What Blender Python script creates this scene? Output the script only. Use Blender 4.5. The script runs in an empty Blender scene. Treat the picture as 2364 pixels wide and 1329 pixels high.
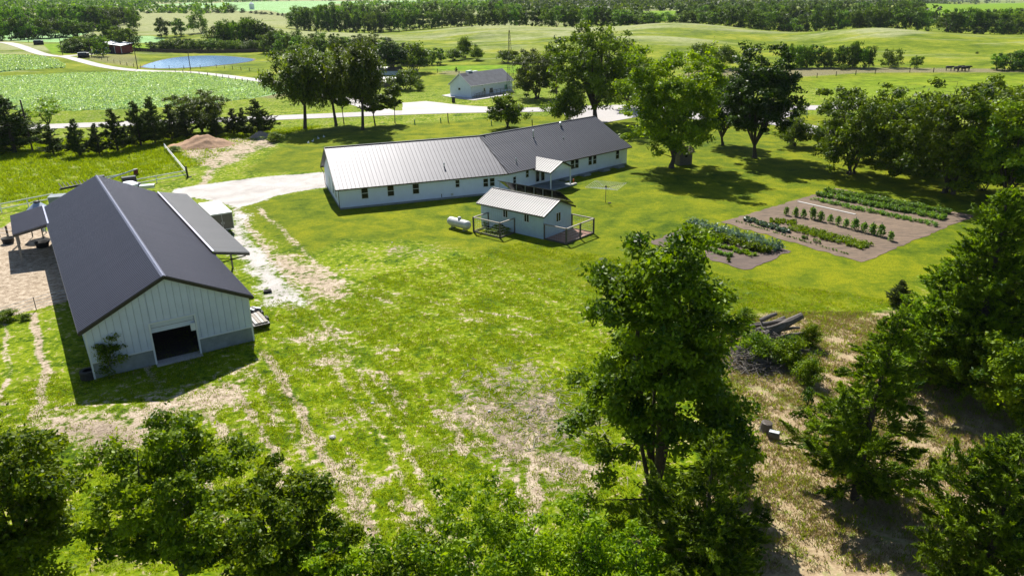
import bpy, math, random
import numpy as np
from math import radians as RAD, pi, sin, cos, atan2, hypot

# ------------------------------------------------------------------ camera, world, sun, exposure
S = bpy.context.scene
C = S.collection
IW, IH, FPX = 2364, 1329, 1767.8
PITCH, ROLL, CAMH = 0.3635, -0.0180, 24.5
Fv = np.array([0, cos(PITCH), -sin(PITCH)]); Uv = np.array([0, sin(PITCH), cos(PITCH)]); Rv = np.array([1., 0, 0])
R2 = cos(ROLL) * Rv + sin(ROLL) * Uv
U2 = cos(ROLL) * Uv - sin(ROLL) * Rv
from mathutils import Matrix, Vector
cam_d = bpy.data.cameras.new('camera'); cam = bpy.data.objects.new('camera', cam_d); C.objects.link(cam)
cam_d.sensor_fit = 'HORIZONTAL'; cam_d.sensor_width = 36; cam_d.lens = 36 * FPX / IW
cam_d.clip_start = 0.5; cam_d.clip_end = 20000
cam.matrix_world = Matrix(((R2[0], U2[0], -Fv[0], 0), (R2[1], U2[1], -Fv[1], 0), (R2[2], U2[2], -Fv[2], CAMH), (0, 0, 0, 1)))
S.camera = cam
SUN_DIR = np.array([-0.245, 0.93, 1.02]); SUN_DIR /= np.linalg.norm(SUN_DIR)
elev = math.asin(SUN_DIR[2]); azim = atan2(SUN_DIR[0], SUN_DIR[1])
W = bpy.data.worlds.new('World'); S.world = W; W.use_nodes = True
wn = W.node_tree.nodes; wl = W.node_tree.links
sky = wn.new('ShaderNodeTexSky'); sky.sky_type = 'NISHITA'; sky.sun_disc = False
sky.sun_elevation = elev; sky.sun_rotation = azim; sky.altitude = 300; sky.air_density = 1.0; sky.dust_density = 0.6; sky.ozone_density = 1.5
bg = wn['Background']; bg.inputs["Strength"].default_value = 0.064
wl.new(sky.outputs[0], bg.inputs[0])
sd = bpy.data.lights.new('sun', 'SUN'); sun = bpy.data.objects.new('sun', sd); C.objects.link(sun)
sd.energy = 5.0; sd.angle = RAD(0.5); sd.color = (1.0, 0.955, 0.88)
sun.rotation_euler = Vector(SUN_DIR).to_track_quat('Z', 'Y').to_euler(); sun.location = (0, 0, 60)
S.view_settings.view_transform = 'Standard'; S.view_settings.look = 'None'
S.view_settings.exposure = 0.84; S.view_settings.gamma = 1.0; S.view_settings.use_curve_mapping = False
S.cycles.max_bounces = 6; S.cycles.transmission_bounces = 4; S.cycles.transparent_max_bounces = 6
S.cycles.diffuse_bounces = 2; S.cycles.glossy_bounces = 2; S.cycles.use_denoising = True

rng = np.random.default_rng(7)
random.seed(7)

# ------------------------------------------------------------------ terrain
def az_of(px): return atan2((px - IW / 2) / FPX, 1.055)
AZC = np.array([az_of(p) for p in (-900, 0, 300, 600, 900, 1200, 1500, 1830, 2060, 2364, 3200)])
DC = np.array([0, 200, 260, 320, 400, 480, 560, 700, 900, 1300, 2500, 6500.])
ZT = np.array([
 [0, 0, 1, 0.5, 2, 3, 1, 5, 6, 7, 6, -2], [0, 0, 1, 0, 2, 3.3, 0.5, 5.4, 6, 7.6, 6, -2],
 [0, 0, .4, 0, 1, 3, 4, 7.5, 7.7, 9.8, 6, -2], [0, 0, 0, 0, 1, 3.7, 4.5, 7.5, 9.2, 12.2, 8, -2],
 [0, 0, 0, .5, 2.8, 4.6, 1, 2, 7.5, 9, 7, -2], [0, 0, 0, 1.5, 4.6, 9.6, 5, 4.5, 9, 11, 7, -2],
 [0, 0, 0, 1.8, 5, 8.8, 4, 6.3, 10, 11, 7, -2], [0, 0, .3, 1.2, 2.0, 2.4, .6, 5.5, 9, 11, 7, -2],
 [0, 0, .3, 2, 5.7, 7.7, 4, 4, 7.7, 12, 7, -2], [0, 0, .4, 2, 4, 4.3, 2, 5, 6.4, 12, 7, -2],
 [0, 0, .4, 2, 4, 4.3, 2, 5, 6.4, 12, 7, -2]])
_px = np.array([-900, 0, 300, 600, 900, 1200, 1500, 1830, 2060, 2364, 3200.])
for _j, _D in enumerate(DC):
    if 250 < _D < 2000: ZT[:, _j] += (_D - 250) * .018 * (1182 - np.clip(_px, -200, 2500)) / FPX
    for _y, _DD in ((4, 2500), (-4, 6500)):
        if _D == _DD: ZT[:, _j] = CAMH - _D * (_y + 8 - .018 * (1182 - np.clip(_px, -200, 2500))) / FPX
def zt(x, y):
    x = np.asarray(x, float); y = np.asarray(y, float)
    D = np.hypot(x, y); A = np.clip(np.arctan2(x, y), AZC[0] + 1e-6, AZC[-1] - 1e-6)
    i = np.clip(np.searchsorted(AZC, A) - 1, 0, len(AZC) - 2)
    t = (A - AZC[i]) / (AZC[i + 1] - AZC[i]); t = t * t * (3 - 2 * t)
    Dd = np.clip(D, 0, DC[-1] - 1)
    j = np.clip(np.searchsorted(DC, Dd, side='right') - 1, 0, len(DC) - 2)
    s = (Dd - DC[j]) / (DC[j + 1] - DC[j]); s = s * s * (3 - 2 * s)
    z = (ZT[i, j] * (1 - t) + ZT[i + 1, j] * t) * (1 - s) + (ZT[i, j + 1] * (1 - t) + ZT[i + 1, j + 1] * t) * s
    k = np.clip((D - 330) / 120, 0, 1) * np.clip((3000 - D) / 1500, 0, 1)
    z = z + k * (1.8 * np.sin(x / 37 + 1.3) * np.sin(y / 43 + .4) + 0.8 * np.sin(x / 21 + y / 33) + .8 * np.sin(x / 77 - y / 60))
    # paddock and yard relief, a few centimetres
    z = z + 0.035 * np.sin(x / 2.3 + 1) * np.sin(y / 3.1) * np.clip((D - 20) / 20, 0, 1) * np.clip((150 - D) / 20, 0, 1) * 1.0
    return z
def ray(px, py):
    d = Fv + R2 * (px - IW / 2) / FPX - U2 * (py - IH / 2) / FPX
    return d / np.linalg.norm(d)
def at(px, py):
    """the point of the ground seen at this place of the photograph"""
    d = ray(px, py)
    t = np.concatenate([np.linspace(15, 400, 1200), np.linspace(400, 6000, 3000)])
    X = d[0] * t; Y = d[1] * t; Z = CAMH + d[2] * t
    b = Z - zt(X, Y)
    k = np.nonzero(b < 0)[0]
    if len(k) == 0: k = [len(t) - 1]
    k = max(k[0], 1); a0, a1 = b[k - 1], b[k]
    tt = t[k - 1] + (t[k] - t[k - 1]) * (a0 / (a0 - a1) if a0 != a1 else 0)
    x, y = d[0] * tt, d[1] * tt
    return np.array([x, y, float(zt(x, y))])
def proj(p):
    v = np.array(p, float) - np.array([0, 0, CAMH]); z = v @ Fv
    return IW / 2 + FPX * (v @ R2) / z, IH / 2 - FPX * (v @ U2) / z
def hgt(p, ytop):
    lo, hi = 0., 60.
    for _ in range(40):
        m = (lo + hi) / 2
        if proj(p + np.array([0, 0, m]))[1] > ytop: lo = m
        else: hi = m
    return lo
def atd(px, D):
    a = az_of(px); x, y = D * sin(a), D * cos(a)
    return np.array([x, y, float(zt(x, y))])
def poly(pts): return np.array([at(*p)[:2] for p in pts])
def sdf(P, X, Y):
    """signed distance to a polygon, positive inside"""
    n = len(P); d = np.full(X.shape, 1e9); ins = np.zeros(X.shape, bool)
    for i in range(n):
        a, b = P[i], P[(i + 1) % n]; e = b - a; L = e @ e + 1e-9
        t = np.clip(((X - a[0]) * e[0] + (Y - a[1]) * e[1]) / L, 0, 1)
        d = np.minimum(d, np.hypot(X - a[0] - t * e[0], Y - a[1] - t * e[1]))
        if abs(e[1]) > 1e-9:
            c = ((a[1] > Y) != (b[1] > Y)) & (X < e[0] * (Y - a[1]) / e[1] + a[0]); ins ^= c
    return np.where(ins, d, -d)
def linedist(P, X, Y):
    d = np.full(X.shape, 1e9)
    for i in range(len(P) - 1):
        a, b = P[i], P[i + 1]; e = b - a; L = e @ e + 1e-9
        t = np.clip(((X - a[0]) * e[0] + (Y - a[1]) * e[1]) / L, 0, 1)
        d = np.minimum(d, np.hypot(X - a[0] - t * e[0], Y - a[1] - t * e[1]))
    return d

# ------------------------------------------------------------------ materials
def mat(name): 
    m = bpy.data.materials.new(name); m.use_nodes = True
    return m, m.node_tree.nodes, m.node_tree.links, m.node_tree.nodes['Principled BSDF']
def noise_node(n, l, scale, detail=4, rough=.6, coord=None, dist=0):
    t = n.new('ShaderNodeTexNoise'); t.inputs['Scale'].default_value = scale; t.inputs['Detail'].default_value = detail
    t.inputs['Roughness'].default_value = rough; t.inputs['Distortion'].default_value = dist
    if coord is not None: l.new(coord, t.inputs['Vector'])
    return t
def mixc(n, l, fac, a, b, mode='MIX'):
    m = n.new('ShaderNodeMix'); m.data_type = 'RGBA'; m.blend_type = mode
    for sock, v in ((m.inputs[0], fac), (m.inputs[6], a), (m.inputs[7], b)):
        if isinstance(v, (int, float)): sock.default_value = v
        elif isinstance(v, tuple): sock.default_value = (*v, 1) if len(v) == 3 else v
        else: l.new(v, sock)
    return m.outputs[2]
def mth(n, l, op, a, b=None, clamp=False):
    m = n.new('ShaderNodeMath'); m.operation = op; m.use_clamp = clamp
    for sock, v in ((m.inputs[0], a), (m.inputs[1], b)):
        if v is None: continue
        if isinstance(v, (int, float)): sock.default_value = v
        else: l.new(v, sock)
    return m.outputs[0]
def ramp(n, l, fac, stops):
    r = n.new('ShaderNodeValToRGB'); l.new(fac, r.inputs[0])
    E = r.color_ramp.elements; E[0].position = 0.; E[1].position = 1.
    E[0].color = (*stops[0][1], 1); E[1].color = (*stops[-1][1], 1); E[0].position = stops[0][0]; E[1].position = stops[-1][0]
    for p, c in stops[1:-1]:
        e = E.new(p); e.color = (*c, 1)
    return r.outputs[0]
def plain(name, col, rough=.6, metal=0., var=.15, scale=3., bump=0., spec=.4):
    m, n, l, b = mat(name)
    tc = n.new('ShaderNodeTexCoord')
    t = noise_node(n, l, scale, 6, .65, tc.outputs['Object'])
    hi = tuple(min(1, c * (1 + var)) for c in col); lo = tuple(c * (1 - var) for c in col)
    l.new(ramp(n, l, t.outputs[0], [(.3, lo), (.7, hi)]), b.inputs['Base Color'])
    b.inputs['Roughness'].default_value = rough; b.inputs['Metallic'].default_value = metal
    b.inputs['Specular IOR Level'].default_value = spec
    if bump:
        bp = n.new('ShaderNodeBump'); bp.inputs['Strength'].default_value = bump; bp.inputs['Distance'].default_value = .03
        t2 = noise_node(n, l, scale * 8, 5, .7, tc.outputs['Object']); l.new(t2.outputs[0], bp.inputs['Height']); l.new(bp.outputs[0], b.inputs['Normal'])
    return m
def metal_sheet(name, col, rough, metal, streak=.12):
    """painted sheet metal with dust streaks running down the slope (object y)"""
    m, n, l, b = mat(name)
    tc = n.new('ShaderNodeTexCoord'); mp = n.new('ShaderNodeMapping'); mp.inputs['Scale'].default_value = (5, .35, 5)
    l.new(tc.outputs['Object'], mp.inputs[0])
    t = noise_node(n, l, 1.5, 6, .7, mp.outputs[0]); t2 = noise_node(n, l, .35, 5, .6, tc.outputs['Object'])
    oi = n.new('ShaderNodeObjectInfo')
    f = mth(n, l, 'ADD', mth(n, l, 'MULTIPLY', t.outputs[0], .6), mth(n, l, 'MULTIPLY', t2.outputs[0], .4))
    f = mth(n, l, 'ADD', f, mth(n, l, 'MULTIPLY', mth(n, l, 'SUBTRACT', oi.outputs['Random'], .5), .12))
    l.new(ramp(n, l, f, [(.3, tuple(c * (1 - streak) for c in col)), (.7, tuple(min(1, c * (1 + streak)) for c in col))]), b.inputs['Base Color'])
    l.new(mth(n, l, 'ADD', mth(n, l, 'MULTIPLY', t2.outputs[0], .2), rough - .1), b.inputs['Roughness'])
    b.inputs['Metallic'].default_value = metal; b.inputs['Specular IOR Level'].default_value = .5
    return m
M = {}
M['wall_white'] = plain('painted_white_siding', (.66, .73, .88), .55, var=.05, scale=1.2)
M['barn_steel'] = plain('pale_steel_wall', (.52, .59, .72), .45, var=.07, scale=.8)
M['shed_siding'] = plain('grey_blue_shed_siding', (.40, .51, .60), .55, var=.08, scale=2)
M['concrete'] = plain('poured_concrete', (.22, .25, .26), .85, var=.22, scale=1.5, bump=.3)
M['slab'] = plain('pale_concrete_slab', (.45, .43, .40), .85, var=.08, scale=1.5, bump=.2)
M['dark_trim'] = plain('dark_bronze_trim', (.018, .017, .018), .4, var=.2)
M['white_trim'] = plain('white_trim', (.62, .66, .70), .5, var=.04)
M['roof_light'] = metal_sheet('brown_grey_standing_seam_roof', (.145, .145, .155), .49, .75, .12)
M['seam'] = plain('roof_seam_rib', (.05, .048, .055), .5, .6, var=.1)
M['roof_barn'] = metal_sheet('charcoal_ribbed_barn_roof', (.088, .086, .115), .42, .35, .14)
M['roof_lean'] = metal_sheet('grey_lean_to_roof', (.22, .22, .225), .5, .25, .1)
M['ridge'] = plain('barn_ridge_cap', (.30, .31, .40), .4, .4, var=.1)
M['roof_pen'] = metal_sheet('pale_metal_shed_roof', (.10, .10, .102), .58, .4, .12)
M['glass'] = plain('dark_window_glass', (.010, .012, .014), .15, 0, var=.3, spec=.25)
M['solar'] = plain('black_solar_glass', (.012, .013, .02), .18, 0, var=.2, spec=.6)
M['interior'] = plain('painted_interior_shade', (.012, .011, .010), .9, var=.3)  # near-black colour standing in for the shade inside a building
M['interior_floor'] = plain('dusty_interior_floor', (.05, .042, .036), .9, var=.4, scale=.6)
M['timber'] = plain('weathered_timber', (.11, .095, .075), .8, var=.3, scale=4, bump=.3)
M['post_wood'] = plain('brown_fence_post', (.08, .06, .045), .85, var=.3, scale=5)
M['pale_timber'] = plain('pale_rail_timber', (.30, .27, .23), .8, var=.25, scale=4)
M['paver'] = plain('brick_red_pavers', (.33, .18, .13), .85, var=.3, scale=3)
M['tank'] = plain('white_tank_paint', (.50, .50, .49), .5, var=.2, scale=2.5)
M['galv'] = plain('galvanised_steel', (.42, .46, .5), .35, .7, var=.15)
M['rubber'] = plain('black_rubber', (.018, .018, .018), .75, var=.2)
M['trailer'] = plain('trailer_grey_panel', (.12, .115, .105), .35, .3, var=.1)
M['white_roof'] = plain('white_trailer_roof', (.66, .67, .67), .5, var=.03)
M['bark'] = plain('grey_brown_bark', (.065, .052, .04), .9, var=.4, scale=6, bump=.5)
M['cut_wood'] = plain('cut_wood_face', (.35, .26, .17), .85, var=.25, scale=8)
M['log'] = plain('grey_log_bark', (.13, .115, .10), .9, var=.35, scale=5, bump=.6)
M['shingle'] = plain('grey_asphalt_shingle', (.13, .135, .15), .85, var=.25, scale=.7, bump=.3)
M['shingle_dark'] = plain('dark_shingle_patch', (.06, .06, .07), .85, var=.2)
M['red_wall'] = plain('red_barn_boards', (.16, .022, .02), .7, var=.25, scale=2)
M['water'] = None
M['vinyl'] = plain('white_vinyl_rail', (.8, .8, .78), .45, var=.04)
M['stop_red'] = plain('stop_sign_red', (.35, .015, .015), .4, var=.1)
M['sign_white'] = plain('sign_white', (.8, .8, .8), .4, var=.03)
M['pile'] = None
M['blue_paint'] = plain('blue_vehicle_paint', (.03, .06, .25), .3, var=.1)
M['orange'] = plain('orange_plastic', (.6, .12, .03), .5, var=.1)
M['cow'] = plain('black_hide', (.015, .013, .012), .7, var=.2)
M['black_plastic'] = plain('black_plastic', (.015, .015, .017), .5, var=.2)
M['green_plastic'] = plain('green_plastic', (.02, .16, .09), .5, var=.1)
M['dark_green_door'] = plain('green_painted_panel', (.12, .30, .25), .5, var=.1)
M['hay'] = plain('weathered_hay', (.20, .16, .11), .95, var=.3, scale=3, bump=.4)

def leaf_mat(name, dark, light, trans=.35, rough=.5, objvar=.25):
    m, n, l, b = mat(name)
    a = n.new('ShaderNodeAttribute'); a.attribute_name = 'tint'
    oi = n.new('ShaderNodeObjectInfo')
    col = ramp(n, l, a.outputs['Fac'], [(0., dark), (.55, tuple((x + y) / 2 for x, y in zip(dark, light))), (1., light)])
    hs = n.new('ShaderNodeHueSaturation'); l.new(col, hs.inputs['Color'])
    l.new(mth(n, l, 'ADD', mth(n, l, 'MULTIPLY', mth(n, l, 'SUBTRACT', oi.outputs['Random'], .5), objvar * .05), .5), hs.inputs['Hue'])
    l.new(mth(n, l, 'ADD', mth(n, l, 'MULTIPLY', oi.outputs['Random'], objvar * 2), 1 - objvar), hs.inputs['Value'])
    l.new(hs.outputs[0], b.inputs['Base Color']); b.inputs['Roughness'].default_value = rough; b.inputs['Specular IOR Level'].default_value = .2
    t = n.new('ShaderNodeBsdfTranslucent')
    tc = mixc(n, l, 1., hs.outputs[0], (1.5, 1.45, .35), 'MULTIPLY'); l.new(tc, t.inputs[0])
    mx = n.new('ShaderNodeMixShader'); mx.inputs[0].default_value = trans
    l.new(b.outputs[0], mx.inputs[1]); l.new(t.outputs[0], mx.inputs[2]); l.new(mx.outputs[0], n['Material Output'].inputs[0])
    return m
M['leaf_mid'] = leaf_mat('mid_green_leaves', (.018, .054, .002), (.24, .34, .003), .36, .5)
M['leaf_dark'] = leaf_mat('dark_green_leaves', (.008, .030, .002), (.085, .17, .005), .32, .5)
M['leaf_yellow'] = leaf_mat('yellow_green_leaves', (.045, .11, .002), (.33, .45, .004), .42, .5)
M['leaf_fresh'] = leaf_mat('fresh_green_leaves', (.024, .074, .002), (.31, .42, .003), .38, .5)
M['leaf_olive'] = leaf_mat('olive_green_leaves', (.018, .046, .002), (.19, .27, .006), .35, .5)
M['needle'] = leaf_mat('dark_cedar_foliage', (.010, .026, .003), (.10, .155, .008), .24, .6)
M['needle_bright'] = leaf_mat('bright_cedar_foliage', (.014, .050, .002), (.29, .43, .005), .36, .6)
M['leaf_far'] = leaf_mat('far_tree_leaves', (.018, .058, .003), (.20, .33, .008), .3, .6, .5)
M['leaf_far_yellow'] = leaf_mat('far_yellow_tree_leaves', (.05, .10, .010), (.16, .24, .02), .35, .7, .3)
M['leaf_blue'] = leaf_mat('blue_green_spruce_needles', (.04, .07, .07), (.12, .18, .17), .15, .7)
M['crop'] = leaf_mat('glare_painted_crop_leaves', (.10, .24, .05), (.70, .84, .58), .3, .4, 0)  # whitish end of the ramp paints the sun's glare on the leaves
M['veg'] = leaf_mat('vegetable_leaves', (.04, .11, .012), (.26, .42, .08), .35, .5, .2)
M['cabbage'] = leaf_mat('blue_green_cabbage_leaves', (.05, .10, .07), (.24, .34, .28), .25, .4, .2)
M['grass_blade'] = leaf_mat('weedy_grass_blades', (.10, .17, .001), (.36, .43, .004), .45, .7, 0)
M['straw_blade'] = leaf_mat('dry_straw_blades', (.18, .13, .07), (.48, .39, .24), .2, .8, 0)

# ------------------------------------------------------------------ mesh helpers
class MB:
    def __init__(s): s.v = []; s.f = []; s.mi = []; s.cur = 0
    def add(s, vs, fs):
        o = len(s.v); s.v += [tuple(map(float, p)) for p in vs]; s.f += [tuple(i + o for i in f) for f in fs]; s.mi += [s.cur] * len(fs); return s
    def box(s, c, d, rz=0., ax=None):
        x, y, z = d[0] / 2, d[1] / 2, d[2] / 2; cs, sn = cos(rz), sin(rz); vs = []
        for k in (-z, z):
            for (i, j) in ((-x, -y), (x, -y), (x, y), (-x, y)):
                vs.append((c[0] + i * cs - j * sn, c[1] + i * sn + j * cs, c[2] + k))
        return s.add(vs, [(0, 3, 2, 1), (4, 5, 6, 7), (0, 1, 5, 4), (1, 2, 6, 5), (2, 3, 7, 6), (3, 0, 4, 7)])
    def span(s, x0, x1, y0, y1, z0, z1): return s.box(((x0 + x1) / 2, (y0 + y1) / 2, (z0 + z1) / 2), (abs(x1 - x0), abs(y1 - y0), abs(z1 - z0)))
    def beam(s, p, q, w, h=None):
        h = h or w; p = Vector(p); q = Vector(q); d = (q - p).normalized()
        up = Vector((0, 0, 1)) if abs(d.z) < .95 else Vector((1, 0, 0))
        a = d.cross(up).normalized() * w / 2; b = a.cross(d).normalized() * h / 2
        vs = [p - a - b, p + a - b, p + a + b, p - a + b, q - a - b, q + a - b, q + a + b, q - a + b]
        return s.add(vs, [(0, 3, 2, 1), (4, 5, 6, 7), (0, 1, 5, 4), (1, 2, 6, 5), (2, 3, 7, 6), (3, 0, 4, 7)])
    def tube(s, pts, rs, n=6, cap=True):
        rings = []; pts = [Vector(p) for p in pts]
        if not hasattr(rs, '__len__'): rs = [rs] * len(pts)
        o = []
        for i, p in enumerate(pts):
            d = (pts[min(i + 1, len(pts) - 1)] - pts[max(i - 1, 0)]).normalized()
            up = Vector((0, 0, 1)) if abs(d.z) < .9 else Vector((1, 0, 0))
            a = d.cross(up).normalized(); b = d.cross(a).normalized()
            for k in range(n):
                t = 2 * pi * k / n; o.append(p + (a * cos(t) + b * sin(t)) * rs[i])
        fs = []
        for i in range(len(pts) - 1):
            for k in range(n): fs.append((i * n + k, i * n + (k + 1) % n, (i + 1) * n + (k + 1) % n, (i + 1) * n + k))
        if cap: fs += [tuple(range(n))[::-1], tuple((len(pts) - 1) * n + k for k in range(n))]
        return s.add(o, fs)
    def lathe(s, prof, n=20, c=(0, 0, 0)):
        vs = [(c[0] + r * cos(2 * pi * k / n), c[1] + r * sin(2 * pi * k / n), c[2] + z) for r, z in prof for k in range(n)]
        fs = [(i * n + k, i * n + (k + 1) % n, (i + 1) * n + (k + 1) % n, (i + 1) * n + k) for i in range(len(prof) - 1) for k in range(n)]
        return s.add(vs, fs)
    def mesh(s, name, m, smooth=False):
        me = bpy.data.meshes.new(name); me.from_pydata(s.v, [], s.f)
        ms = m if isinstance(m, (list, tuple)) else [m]
        for k in ms: me.materials.append(M[k] if isinstance(k, str) else k)
        if len(ms) > 1: me.polygons.foreach_set('material_index', s.mi)
        if smooth: me.polygons.foreach_set('use_smooth', [True] * len(s.f))
        me.update(); return me
    def build(s, name, m, parent=None, smooth=False, loc=None, rz=0):
        return obj(name, s.mesh(name, m, smooth), parent, loc, rz)
def obj(name, me, parent=None, loc=None, rz=0):
    o = bpy.data.objects.new(name, me); C.objects.link(o)
    if parent is not None: o.parent = parent
    if loc is not None: o.location = loc
    o.rotation_euler.z = rz
    return o
def tag(o, label=None, cat=None, group=None, kind=None):
    if label: o['label'] = label
    if cat: o['category'] = cat
    if group: o['group'] = group
    if kind: o['kind'] = kind
    return o
def thing(name, label, cat, loc=(0, 0, 0), rz=0, group=None):
    o = bpy.data.objects.new(name, None); C.objects.link(o); o.location = loc; o.rotation_euler.z = rz; o.empty_display_size = .3
    return tag(o, label, cat, group)
def copy_tree(o, parent=None):
    c = o.copy(); C.objects.link(c); c.parent = parent
    for ch in list(KIDS.get(o.name, [])): 
        k = copy_tree(ch, c); KIDS.setdefault(c.name, []).append(k)
    return c
KIDS = {}
def np_mesh(name, V, F, m, tint=None, nper=4):
    """V (n,3); F (k,nper) int; tint per face corner source vertex"""
    me = bpy.data.meshes.new(name); me.vertices.add(len(V)); me.vertices.foreach_set('co', np.ascontiguousarray(V, np.float32).ravel())
    me.loops.add(F.size); me.loops.foreach_set('vertex_index', np.ascontiguousarray(F, np.int32).ravel())
    me.polygons.add(len(F)); me.polygons.foreach_set('loop_start', np.arange(0, F.size, nper, dtype=np.int32))
    me.polygons.foreach_set('loop_total', np.full(len(F), nper, np.int32))
    me.update(calc_edges=True)
    if tint is not None:
        a = me.attributes.new('tint', 'FLOAT', 'POINT'); a.data.foreach_set('value', np.ascontiguousarray(tint, np.float32))
    for k in (m if isinstance(m, (list, tuple)) else [m]): me.materials.append(M[k])
    return me

# ------------------------------------------------------------------ ground
def smooth_line(P, it=2):
    for _ in range(it):
        Q = [P[0]]
        for a, b in zip(P[:-1], P[1:]): Q += [a * .75 + b * .25, a * .25 + b * .75]
        P = np.array(Q + [P[-1]])
    return P
def pval(P, X, Y, soft):
    return np.clip(.5 + sdf(P, X, Y) / soft, 0, 1)
azs = np.concatenate([np.radians(np.arange(-180, -46, 3.)), np.radians(np.arange(-46, 46, .25)), np.radians(np.arange(46, 180, 3.))])
nr = 700
rad = 4 * (7500 / 4) ** (np.arange(nr) / (nr - 1))
rad = np.concatenate([4 + (60 - 4) * np.arange(130) / 130, 60 * (7500 / 60) ** (np.arange(500) / 499)])
nr = len(rad); na = len(azs)
AA, RR = np.meshgrid(azs, rad)
GX, GY = (RR * np.sin(AA)).ravel(), (RR * np.cos(AA)).ravel()
GZ = zt(GX, GY)
idx = np.arange(nr * na).reshape(nr, na)
i2 = np.roll(idx, -1, axis=1)
F = np.stack([idx[:-1], i2[:-1], i2[1:], idx[1:]], -1).reshape(-1, 4)
attrs = {}
cover = {}
cover['gravel'] = [
 (poly([(400, 436), (560, 413), (640, 405), (752, 396), (800, 420), (752, 434), (690, 442), (640, 452), (590, 470), (545, 480), (480, 462), (400, 452)]), .84, 2),
 (poly([(520, 470), (575, 480), (600, 545), (650, 600), (690, 640), (745, 685), (715, 708), (640, 712), (585, 722), (560, 650), (500, 560)]), .64, 5)]
cover['dirt'] = [
 (poly([(-300, 545), (0, 528), (25, 512), (55, 500), (95, 520), (125, 545), (160, 560), (165, 695), (80, 715), (0, 735), (-300, 790)]), 1., 1.0),
 (poly([(395, 350), (455, 305), (530, 318), (640, 315), (655, 335), (600, 350), (560, 375), (520, 388), (495, 420), (500, 440), (440, 440), (470, 395), (430, 372)]), .66, 4),
 (poly([(560, 500), (610, 540), (640, 560), (740, 600), (830, 640), (860, 680), (760, 720), (690, 690), (600, 640)]), .70, 6),
 (poly([(20, 930), (200, 925), (420, 895), (600, 828), (660, 850), (560, 935), (430, 1010), (230, 1090), (80, 1080), (20, 1000)]), .66, 5),
 (poly([(700, 940), (900, 890), (980, 1000), (1000, 1200), (900, 1329), (820, 1250)]), .48, 6),
 (poly([(590, 735), (760, 720), (960, 800), (900, 900), (640, 880)]), .52, 6)]
cover['mulch'] = [(poly([(940, 890), (1100, 840), (1250, 830), (1430, 940), (1460, 1120), (1360, 1240), (1180, 1230), (1040, 1090)]), .62, 8),
 (poly([(700, 960), (880, 900), (960, 1000), (980, 1180), (880, 1260), (800, 1120)]), .42, 6), (poly([(60, 960), (330, 940), (420, 1010), (230, 1110), (90, 1090)]), .6, 5), (poly([(880, 560), (1010, 560), (1000, 600), (860, 610)]), .5, 3)]
cover['straw'] = [
 (poly([(1640, 770), (1720, 735), (1780, 720), (1960, 735), (2090, 715), (2130, 860), (2364, 930), (2900, 1000), (2900, 1700), (1380, 1700), (1440, 1260), (1600, 1150), (1700, 1000)]), .93, 4),
 (poly([(1980, 715), (2110, 700), (2110, 800), (2010, 790)]), .7, 3)]
cover['crop'] = [
 (poly([(-500, 262), (0, 250), (70, 258), (330, 250), (450, 243), (590, 226), (690, 208), (650, 198), (590, 190), (520, 181), (470, 173), (420, 169), (330, 167), (180, 169), (0, 178), (-500, 190)]), 1, 2),
 (poly([(-500, 165), (0, 168), (60, 160), (150, 158), (150, 150), (128, 138), (96, 131), (0, 127), (-500, 125)]), 1, 2),
 (poly([(-500, 96), (0, 92), (60, 97), (155, 99), (155, 90), (212, 75), (120, 71), (0, 70), (-500, 70)]), 1, 4),
 (poly([(296, 99), (300, 84), (345, 83), (382, 89), (372, 99)]), 1, 3),
 (poly([(405, 20), (430, 13), (600, 9), (800, 5), (760, 12), (715, 28), (650, 33), (600, 24), (500, 18)]), .9, 20),
 (poly([(300, 12), (420, 8), (700, 3), (1200, 1), (1200, 4), (700, 9), (420, 13)]), .9, 60)]
cover['bright'] = [
 (poly([(98, 102), (155, 101), (160, 126), (120, 124)]), 1, 3), (poly([(298, 103), (350, 104), (355, 117), (310, 117)]), 1, 3),
 (poly([(2120, 9), (2364, 6), (2700, 8), (2700, 30), (2364, 28), (2180, 46), (2150, 28)]), 1, 20),
 (poly([(1470, 27), (1600, 26), (1620, 40), (1540, 50), (1480, 46)]), 1, 10), (poly([(1770, 24), (1960, 17), (2010, 36), (1790, 48)]), 1, 10),
 (poly([(990, 150), (1250, 150), (1260, 172), (1090, 168), (1000, 164)]), .8, 12),
 (poly([(1800, 185), (2000, 168), (2364, 166), (2600, 170), (2600, 215), (2000, 235), (1850, 235)]), .45, 20)]
cover['olive'] = [
 (poly([(1560, 172), (1640, 158), (1900, 156), (2250, 158), (2700, 160), (2700, 172), (2364, 168), (1990, 169), (1800, 182), (1600, 190)]), .75, 6),
 (poly([(160, 130), (300, 122), (330, 130), (330, 158), (260, 152), (200, 140)]), .55, 8),
 (poly([(1020, 162), (1130, 165), (1100, 178), (1000, 172)]), .6, 5),
 (poly([(640, 200), (700, 215), (640, 232), (560, 225)]), .6, 8)]
cover['lawn'] = [
 (poly([(540, 480), (640, 452), (752, 434), (1500, 240), (2364, 300), (2500, 480), (2090, 700), (1650, 740), (1300, 640), (1000, 560), (800, 560), (690, 600), (600, 540)]), 1, 10),
 (poly([(560, 400), (700, 300), (1300, 265), (1400, 290), (750, 396)]), 1, 8)]
for nme, L in cover.items():
    a = np.zeros(GX.shape)
    for (P, v, soft) in L:
        lo = P.min(0) - soft; hi = P.max(0) + soft
        m = (GX > lo[0]) & (GX < hi[0]) & (GY > lo[1]) & (GY < hi[1])
        a[m] = np.maximum(a[m], v * pval(P, GX[m], GY[m], soft))
    attrs[nme] = a
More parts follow.
